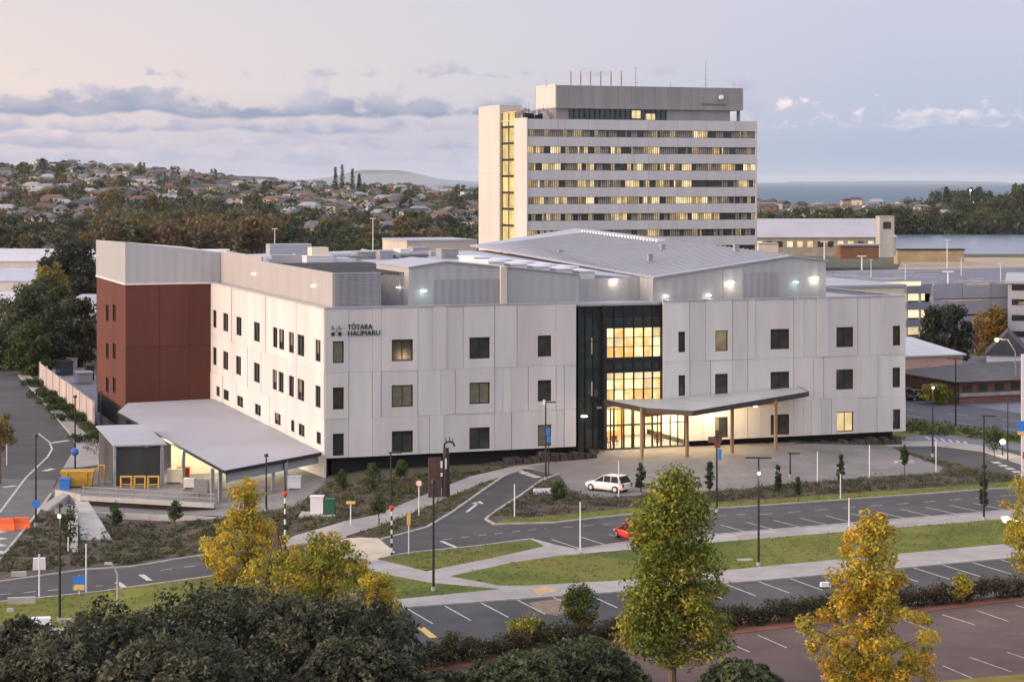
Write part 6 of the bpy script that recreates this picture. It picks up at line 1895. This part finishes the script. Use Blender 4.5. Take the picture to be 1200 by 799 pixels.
# young trees and conifers in the beds
SG_ = 'young trees in the garden beds'
def small(px, pyb, pyt, wpx, label, cols, seed, lean=0, stake=False, con=False):
    p = G(px, pyb); h = (pyb-pyt)*p.y/F; r = wpx*.5*p.y/F
    pr = [(h*.38, r*.5), (h*.55, r), (h*.8, r*.8), (h, r*.15)] if not con else [(h*.15, r*.9), (h*.35, r), (h*.7, r*.7), (h, r*.12)]
    return tree(px, p.y, 0, pr, label, cols, 34, max(.18, r*.5), 50, .085, seed, .05, cat='tree', name='young_tree', group=SG_)
SCOL = [(.03, .05, .02), (.045, .07, .025), (.025, .04, .018)]
for i, (px, pyb, pyt, w_, lab, con) in enumerate(((751,577,541,12,'small dark conifer in the bed behind the big green tree',1), (832,577,540,12,'small dark conifer left of the banner lamp post',1), (912,577,545,10,'small conifer in the bed right of the lamp posts',1),
        (1060,557,522,9,'thin young tree in the right part of the forecourt bed',0), (985,580,530,8,'staked young tree in the middle of the forecourt bed',0), (655,597,563,18,'bushy young tree in the island near the white slab',0),
        (437,590,545,22,'spreading young tree in front of the dark plinth',0), (470,570,540,16,'young tree against the panelled wall left of the sculpture',0), (444,615,578,16,'young tree beside the footpath bend',0), (400,585,552,14,'young tree right of the utility boxes near the plinth',0),
        (133,628,590,18,'dark young tree in the bed under the yard wall, left one',0), (205,618,588,18,'dark young tree in the bed under the yard wall, right one',0), (1153,600,545,9,'slim cypress beside the right lamp post',1), (1165,540,500,20,'round dark tree by the globe lamp',0), (935,590,560,7,'tiny sapling at the verge of the upper car park',0),
        (82,640,588,20,'dark upright conifer beside the concrete wing wall',1))):
    small(px, pyb, pyt, w_, lab, SCOL if con else SCOL+BEDG[:2], 100+i, con=con)
# mid-distance trees
tree(32, 340, 0, [(1, 3.5), (4, 5.6), (8, 5.8), (11, 4.2), (12.6, 1.2)], 'dark round tree nearest the left edge behind the left road', OLIVE, 120, 1.3, 70, .34, 121, .3)
tree(52, 352, 0, [(1, 3), (4, 5.0), (8, 6.2), (11.5, 4.8), (13.4, 1.2)], 'tall dark round tree in the left cluster', OLIVE[:3]+[(.05, .06, .02)], 130, 1.3, 70, .34, 122, .3)
tree(84, 335, 0, [(.5, 3), (3, 5), (7, 5.2), (9.5, 3.8), (11.0, 1)], 'olive green tree between the left cluster and the red block', [(.05, .055, .03), (.06, .065, .035), (.04, .045, .025)], 120, 1.2, 70, .34, 123, .3)
tree(36, 320, 0, [(.5, 2), (3, 3.6), (6, 3.6), (8.0, 1)], 'mid green tree in front of the left cluster', [(.05, .08, .02), (.06, .085, .025)], 70, 1.1, 60, .32, 124, .3)
tree(5, 330, 0, [(.5, 3), (3, 4.6), (6, 4.6), (8.5, 1.5)], 'dark tree cut by the left picture edge', OLIVE, 80, 1.1, 60, .32, 125, .3)
tree(62, 480, 0, [(1, 3), (4, 5), (8, 4.4), (10.5, 1)], 'yellow tree in front of the blue grey shed', [(.26, .20, .03), (.20, .17, .03), (.13, .14, .03)], 70, 1.4, 60, .45, 126, .3)
tree(86, 520, 0, [(1, 6), (5, 9), (9, 8.5), (13, 5), (14.5, 2)], 'wide dark tree mass left of the grey cladding', [(.035, .04, .03), (.045, .05, .035), (.055, .06, .04)], 150, 1.9, 70, .5, 127, .4)
tree(0, 205, 0, [(3.2, 1.0), (4.2, 1.8), (6.0, 1.7), (7.0, .5)], 'autumn branches of a tree at the left edge by the road', [(.25, .15, .03), (.16, .12, .03), (.10, .10, .03)], 50, .5, 60, .13, 128, .12)
tree(1110, 315, 0, [(1.5, 3), (3.5, 4.6), (6.2, 4.4), (8.3, 2.8), (9.3, .9)], 'dark round tree in front of the parking building', [(.03, .035, .03), (.04, .045, .035), (.05, .055, .04)], 120, 1.0, 80, .27, 129, .3)
tree(1168, 325, 0, [(1.5, 3), (4, 4.4), (6.5, 3.6), (8.2, 1.0)], 'orange autumn tree under the orange street lamp', [(.30, .15, .025), (.22, .14, .03), (.12, .10, .03), (.38, .18, .03)], 90, .9, 70, .26, 130, .25)
tree(1098, 262, 0, [(.2, 1.5), (1.0, 2.4), (2.2, 1.6), (2.7, .5)], 'low yellow green bush at the pink wall', YGR, 30, .6, 60, .2, 131, .1, cat='shrub', name='shrub')

# ------------------------------------------------------------------ far hillside and shore
def hillpt(px, py, y0=700, y1=3500):
    t = (px-600)/F; Y_ = y0
    while Y_ < y1:
        zz = terrain(t*Y_, Y_)
        if HY+(CAMZ-zz)*F/Y_ <= py: return Vector((t*Y_, Y_, zz))
        Y_ += 12
    return None
WALLC = {'white': (.56, .54, .51), 'cream': (.46, .41, .33), 'pink': (.34, .27, .24), 'grey': (.24, .25, .27), 'brick': (.20, .10, .08), 'blue': (.30, .34, .40)}
ROOFC = {'grey': (.12, .12, .135), 'dark': (.05, .05, .055), 'red': (.14, .08, .065), 'silver': (.26, .27, .30), 'brown': (.10, .08, .07)}
HM = {}
def house_meshes(wc, rc, kind):
    k = (wc, rc, kind)
    if k in HM: return HM[k]
    w, d, h = {0: (11, 9, 3.6), 1: (15, 9, 5.6), 2: (9, 12, 5.2)}[kind]
    b = MB(); b.box(-w/2, w/2, -d/2, d/2, -4, h)
    if kind == 1: b.box(-w/2-3, -w/2, -d/2+1, d/2-1, -4, 3)
    wm = b.mesh('wall', mat('house_wall_'+wc.replace(' ', '_'), WALLC[wc], .8, .1, .3))
    b = MB(); ov = .6
    if kind == 2: b.add([(-w/2-ov, -d/2-ov, h), (w/2+ov, -d/2-ov, h), (w/2+ov, d/2+ov, h), (-w/2-ov, d/2+ov, h), (0, -d/2-ov, h+2.6), (0, d/2+ov, h+2.6)], [(0,4,5,3), (1,2,5,4), (0,1,4), (2,3,5), (0,3,2,1)])
    else: b.add([(-w/2-ov, -d/2-ov, h), (w/2+ov, -d/2-ov, h), (w/2+ov, d/2+ov, h), (-w/2-ov, d/2+ov, h), (-w/2+d*.3, 0, h+2.6), (w/2-d*.3, 0, h+2.6)], [(0,1,5,4), (2,3,4,5), (0,4,3), (1,2,5), (0,3,2,1)])
    rm = b.mesh('roof', mat('house_roof_'+rc, ROOFC[rc], .7, .15, .4))
    b = MB()
    wins_ = []
    for s in range(1 if kind == 0 else 2):
        for x in (-w*.28, w*.22): wins_.append((x, s*2.6+1.0))
    b.box(-1.1, 1.1, -d/2-.06, -d/2-.005, 0, 1.3); wn = b.mesh('window', M['glassw'])
    HM[k] = (wm, rm, wn, wins_); return HM[k]
rn = random.Random(77)
def zone(px, py):
    if px > 880: return 'on the far lake shore' if py > 240 else 'on the coast strip below the sea'
    if px > 425: return 'between the pines and the tower'
    if px > 330: return 'below the tall pines'
    rw = 'high on' if py < sil(px)+14 else ('halfway down' if py < 235 else 'low on')
    side = 'the far left hillside' if px < 130 else ('the hillside above the red block' if px < 240 else 'the hillside right of the brown grove')
    return rw+' '+side
def house(px, py, z=None, size=.84):
    p = hillpt(px, py)
    if p is None: return
    wc = rn.choice(['white', 'white', 'cream', 'cream', 'grey', 'grey', 'pink', 'blue', 'brick']); rc = rn.choice(['grey', 'grey', 'dark', 'dark', 'red', 'silver', 'brown', 'brown'])
    kind = rn.choice([0, 1, 2])
    wm, rm, wn, ws = house_meshes(wc, rc, kind)
    zn = zone(px, py)
    o = empty('house', p, rn.uniform(-.7, .7), '%s %s house, %s roof, %s' % ({0: 'low', 1: 'wide', 2: 'gabled'}[kind], wc, rc, zn), 'house', 'houses '+zn)
    o.scale = (size,)*3
    inst('wall', wm, o); inst('roof', rm, o)
    for (x, z_) in ws[:2] if p.y > 1500 else ws: inst('window', wn, o, (x, 0, z_))
    return o
HP = []
tries = 0
while len(HP) < 290 and tries < 6000:
    tries += 1
    px = rn.uniform(-15, 560); py = sil(px)+1+(78 if px < 330 else 62)*rn.random()**1.25
    if 105 < px < 330 and py > 243: continue
    if any(abs(px-a) < 8 and abs(py-b_) < 2.6 for a, b_ in HP): continue
    if noise.noise(Vector((px*.02, py*.06, 5))) < -.25: continue
    if house(px, py, size=.84): HP.append((px, py))
HP2 = []
for k in range(52):
    for _ in range(20):
        px = rn.uniform(884, 1120); py = rn.uniform(240, 266)
        if not any(abs(px-a) < 10 and abs(py-b_) < 3 for a, b_ in HP2): break
    p = hillpt(px, py, 1250)
    if p and p.y > 1250: house(px, py, size=.85); HP2.append((px, py))
# a big white flat block, a church-like hall on the ridge
TREEM = []
FT = [[(0.042, 0.058, 0.031), (0.056, 0.075, 0.036), (0.077, 0.094, 0.045)], [(0.039, 0.049, 0.034), (0.05, 0.061, 0.039), (0.064, 0.072, 0.045)], [(0.077, 0.087, 0.039), (0.098, 0.102, 0.045), (0.063, 0.072, 0.036)], [(0.14, 0.102, 0.056), (0.119, 0.087, 0.049), (0.168, 0.116, 0.056)], [(0.21, 0.131, 0.049), (0.154, 0.116, 0.042), (0.126, 0.109, 0.042)], [(0.07, 0.102, 0.035), (0.084, 0.109, 0.042), (0.056, 0.08, 0.028)]]
for v, cols in enumerate(FT):
    for s in range(2):
        r2 = random.Random(200+v*3+s); mb = MB(); cs = []
        for _ in range(34):
            a = r2.random()*6.28; h = r2.uniform(2.0, 8.6); rr_ = (3.9*math.sqrt(max(.05, 1-((h-5)/4.6)**2)))*(.55+.45*r2.random())
            cs.append(((rr_*math.cos(a), rr_*math.sin(a), h), 1.35*(.7+.6*r2.random())))
        leaves(mb, cs, 1.0, 18, .62, cols, r2, .8)
        mb.tube((0, 0, -1), (0, 0, 5), .35, .15, 5, (.10, .08, .06))
        TREEM.append(mb.mesh('tree', LM))
tg = 'trees on the far hillside and shores'
def ftree(px, py, s, v, label, y0=700):
    p = hillpt(px, py, y0)
    if p is None: return
    o = inst('tree', TREEM[v*2+rn.randint(0, 1)], None, p, rn.random()*6, (s*(.9+.3*rn.random()), s*(.9+.3*rn.random()), s*(.85+.3*rn.random())))
    return tag(o, label, 'tree', tg)
cname = ['dark green', 'blackish green', 'olive', 'bare brown', 'rusty autumn', 'mid green']
# the brown grove and woods low on the hill
def band(n, x0, x1, ya, yb, vs, s0, s1, where, y0=700):
    for k in range(n):
        v = rn.choice(vs); px = rn.uniform(x0, x1)
        ftree(px, rn.uniform(ya, yb), rn.uniform(s0, s1), v, '%s tree %s' % (cname[v], where), y0)
band(60, 118, 330, 283, 300, [3, 3, 3, 4, 2], 1.15, 1.5, 'in the brown grove behind the grey cladding')
band(34, -20, 125, 268, 300, [1, 0, 2, 4], .8, 1.15, 'low behind the left warehouses')
band(48, 320, 562, 272, 296, [0, 1, 2, 4, 5, 2], .8, 1.2, 'in the wood left of the tower')
band(46, 884, 1210, 266, 278, [0, 1, 0, 2, 5], 1.0, 1.4, 'on the far lake shore', 1185)
band(30, 1090, 1230, 242, 264, [0, 1, 2], 1.2, 1.8, 'on the wooded headland at the right', 1185)
band(80, -10, 560, 200, 268, [0, 1, 2, 2, 4, 5], .7, 1.3, 'among the houses on the far hillside')
# everything further that reads as one wood
def wood(name, n, fx, per, rc, size, seed, colsets, y0=700, hgt=4.0):
    r2 = random.Random(seed); mb = MB(); cnt = 0; t = 0
    while cnt < n and t < n*6:
        t += 1
        px, py = fx(r2); p = hillpt(px, py, y0)
        if p is None: continue
        cnt += 1; cols = r2.choice(colsets); s = .7+.7*r2.random()
        cs = [((p.x+r2.gauss(0, 2.6)*s, p.y+r2.gauss(0, 2.6)*s, p.z+hgt*s*(.15+.85*r2.random())), rc*s) for _ in range(5)]
        leaves(mb, cs, 1.0, per, size, cols, r2, .8)
    return tag(mb.build(name, LM), kind='stuff')
wood('far_woodland', 2100, lambda r: (lambda x: (x, sil(x)+.6+80*r.random()**1.15))(r.uniform(-60, 600)), 10, 1.7, .95, 301, FT[:3]+FT[5:]+FT[:2]+[FT[4]])
wood('shore_woodland', 800, lambda r: (lambda x: (x, r.uniform(239 if x > 1060 else 256, 278)))(r.uniform(870, 1240)), 11, 2.8, 1.2, 302, [FT[0], FT[1], FT[2], FT[5]], 1185)
# tall pines on the skyline
def pine(px, Y_, top, label, seed, zb_=None, r0=3.0):
    r2 = random.Random(seed); x = (px-600)*Y_/F; zb_ = terrain(x, Y_) if zb_ is None else zb_
    h = zat(top, Y_)-zb_
    o = empty('pine_tree', (x, Y_, zb_), 0, label, 'pine tree', 'tall pines on the skyline')
    mb = MB(); cs = []
    for k in range(16):
        hh = h*(.12+.86*k/15); r_ = r0*(1-.8*k/15)
        for j in range(5):
            a = j*1.256+k; cs.append(((r_*.6*math.cos(a), r_*.6*math.sin(a), hh), .8+r_*.28))
    leaves(mb, cs, 1.0, 10, .7, [(.035, .045, .035), (.045, .055, .04)], r2, .35)
    mb.build('crown', LM, o); b = MB(); b.tube((0, 0, 0), (0, 0, h), .5, .12, 6); b.build('trunk', M['bark'], o)
pine(393, 1850, 196, 'leftmost of the four tall skyline pines', 1); pine(401, 1800, 193, 'tallest skyline pine, second from the left', 2)
pine(413, 1850, 198, 'third skyline pine, slightly shorter', 3); pine(421, 1800, 204, 'shortest and rightmost of the four skyline pines', 4)
pine(1109, 1500, 219, 'dark conical pine above the far shore at the right', 5, r0=4.5)
pine(50, 1900, 186, 'broad dark tree top on the ridge at the far left', 6, r0=9)
# signal light board on the headland
p = hillpt(1137, 250, 1185)
if p:
    o = empty('lit_signal_mast', p, 0, 'small green and white lit mast on the wooded headland', 'mast')
    b = MB(); b.tube((0, 0, 0), (0, 0, 17), .4, .3, 6); b.build('pole', M['grey'], o)
    b = MB(); b.ball((0, -1, 16), .6, 8, 6); b.ball((0, -1, 10), .7, 8, 6); b.build('lamp', M['lampw'], o)
    b = MB(); b.ball((.8, -1, 7.2), 1.6, 8, 6); b.build('green_lamp', mat('lamp_green2', (.5, 1, .4), .5, 0, emit=(.55, 1, .35), estr=1.6), o)
# distant islands over the sea
def ridge(name, pts, Y_, dep, m):
    b = MB(); n_ = len(pts); top = [((px-600)*Y_/F, zat(py, Y_)) for px, py in pts]
    vs = []
    rows_ = 5
    for j in range(rows_+1):
        k = j/rows_; s = math.sin(math.pi*k)
        for (x, zt_) in top: vs.append((x, Y_+dep*(k-.5), SEA_Z-6+(zt_-SEA_Z+6)*s))
    b.add(vs, [(j*n_+i, j*n_+i+1, (j+1)*n_+i+1, (j+1)*n_+i) for j in range(rows_) for i in range(n_-1)])
    o = b.build(name, m); tag(o, kind='structure')
    for p_ in o.data.polygons: p_.use_smooth = True
    return o
him = mat('far_bush', (.020, .028, .026), .95, .2, .002)
ridge('island_hills', [(330,212),(355,211.5),(372,209),(392,207),(410,202),(418,199.5),(430,198.5),(450,198.8),(466,199),(480,201),(498,205.5),(515,209.5),(540,212),(560,213)], 38500, 2500, him)
ridge('coast_hills', [(215,206),(240,204.5),(262,205),(285,205.5),(300,206),(318,207),(324,210),(327,214)], 9000, 1500, him)
ridge('island_hills', [(930,213),(1010,212.6),(1060,212.2),(1100,212.4),(1160,213)], 35000, 3000, him)

# ------------------------------------------------------------------ air
hz = MB(); hz.box(-70000, 70000, -3500, 42500, SEA_Z-15, 140)
ho = hz.build('haze', M['dark']); tag(ho, kind='stuff')
hmat = bpy.data.materials.new('haze_air'); hmat.use_nodes = True
t = hmat.node_tree; t.nodes.remove(t.nodes['Principled BSDF'])
vn = t.nodes.new('ShaderNodeVolumePrincipled')
vn.inputs['Color'].default_value = (.80, .89, 1.0, 1)
vn.inputs['Density'].default_value = 2.3e-5
vn.inputs['Anisotropy'].default_value = 0.0
t.links.new(vn.outputs[0], t.nodes['Material Output'].inputs['Volume'])
ho.data.materials.clear(); ho.data.materials.append(hmat)
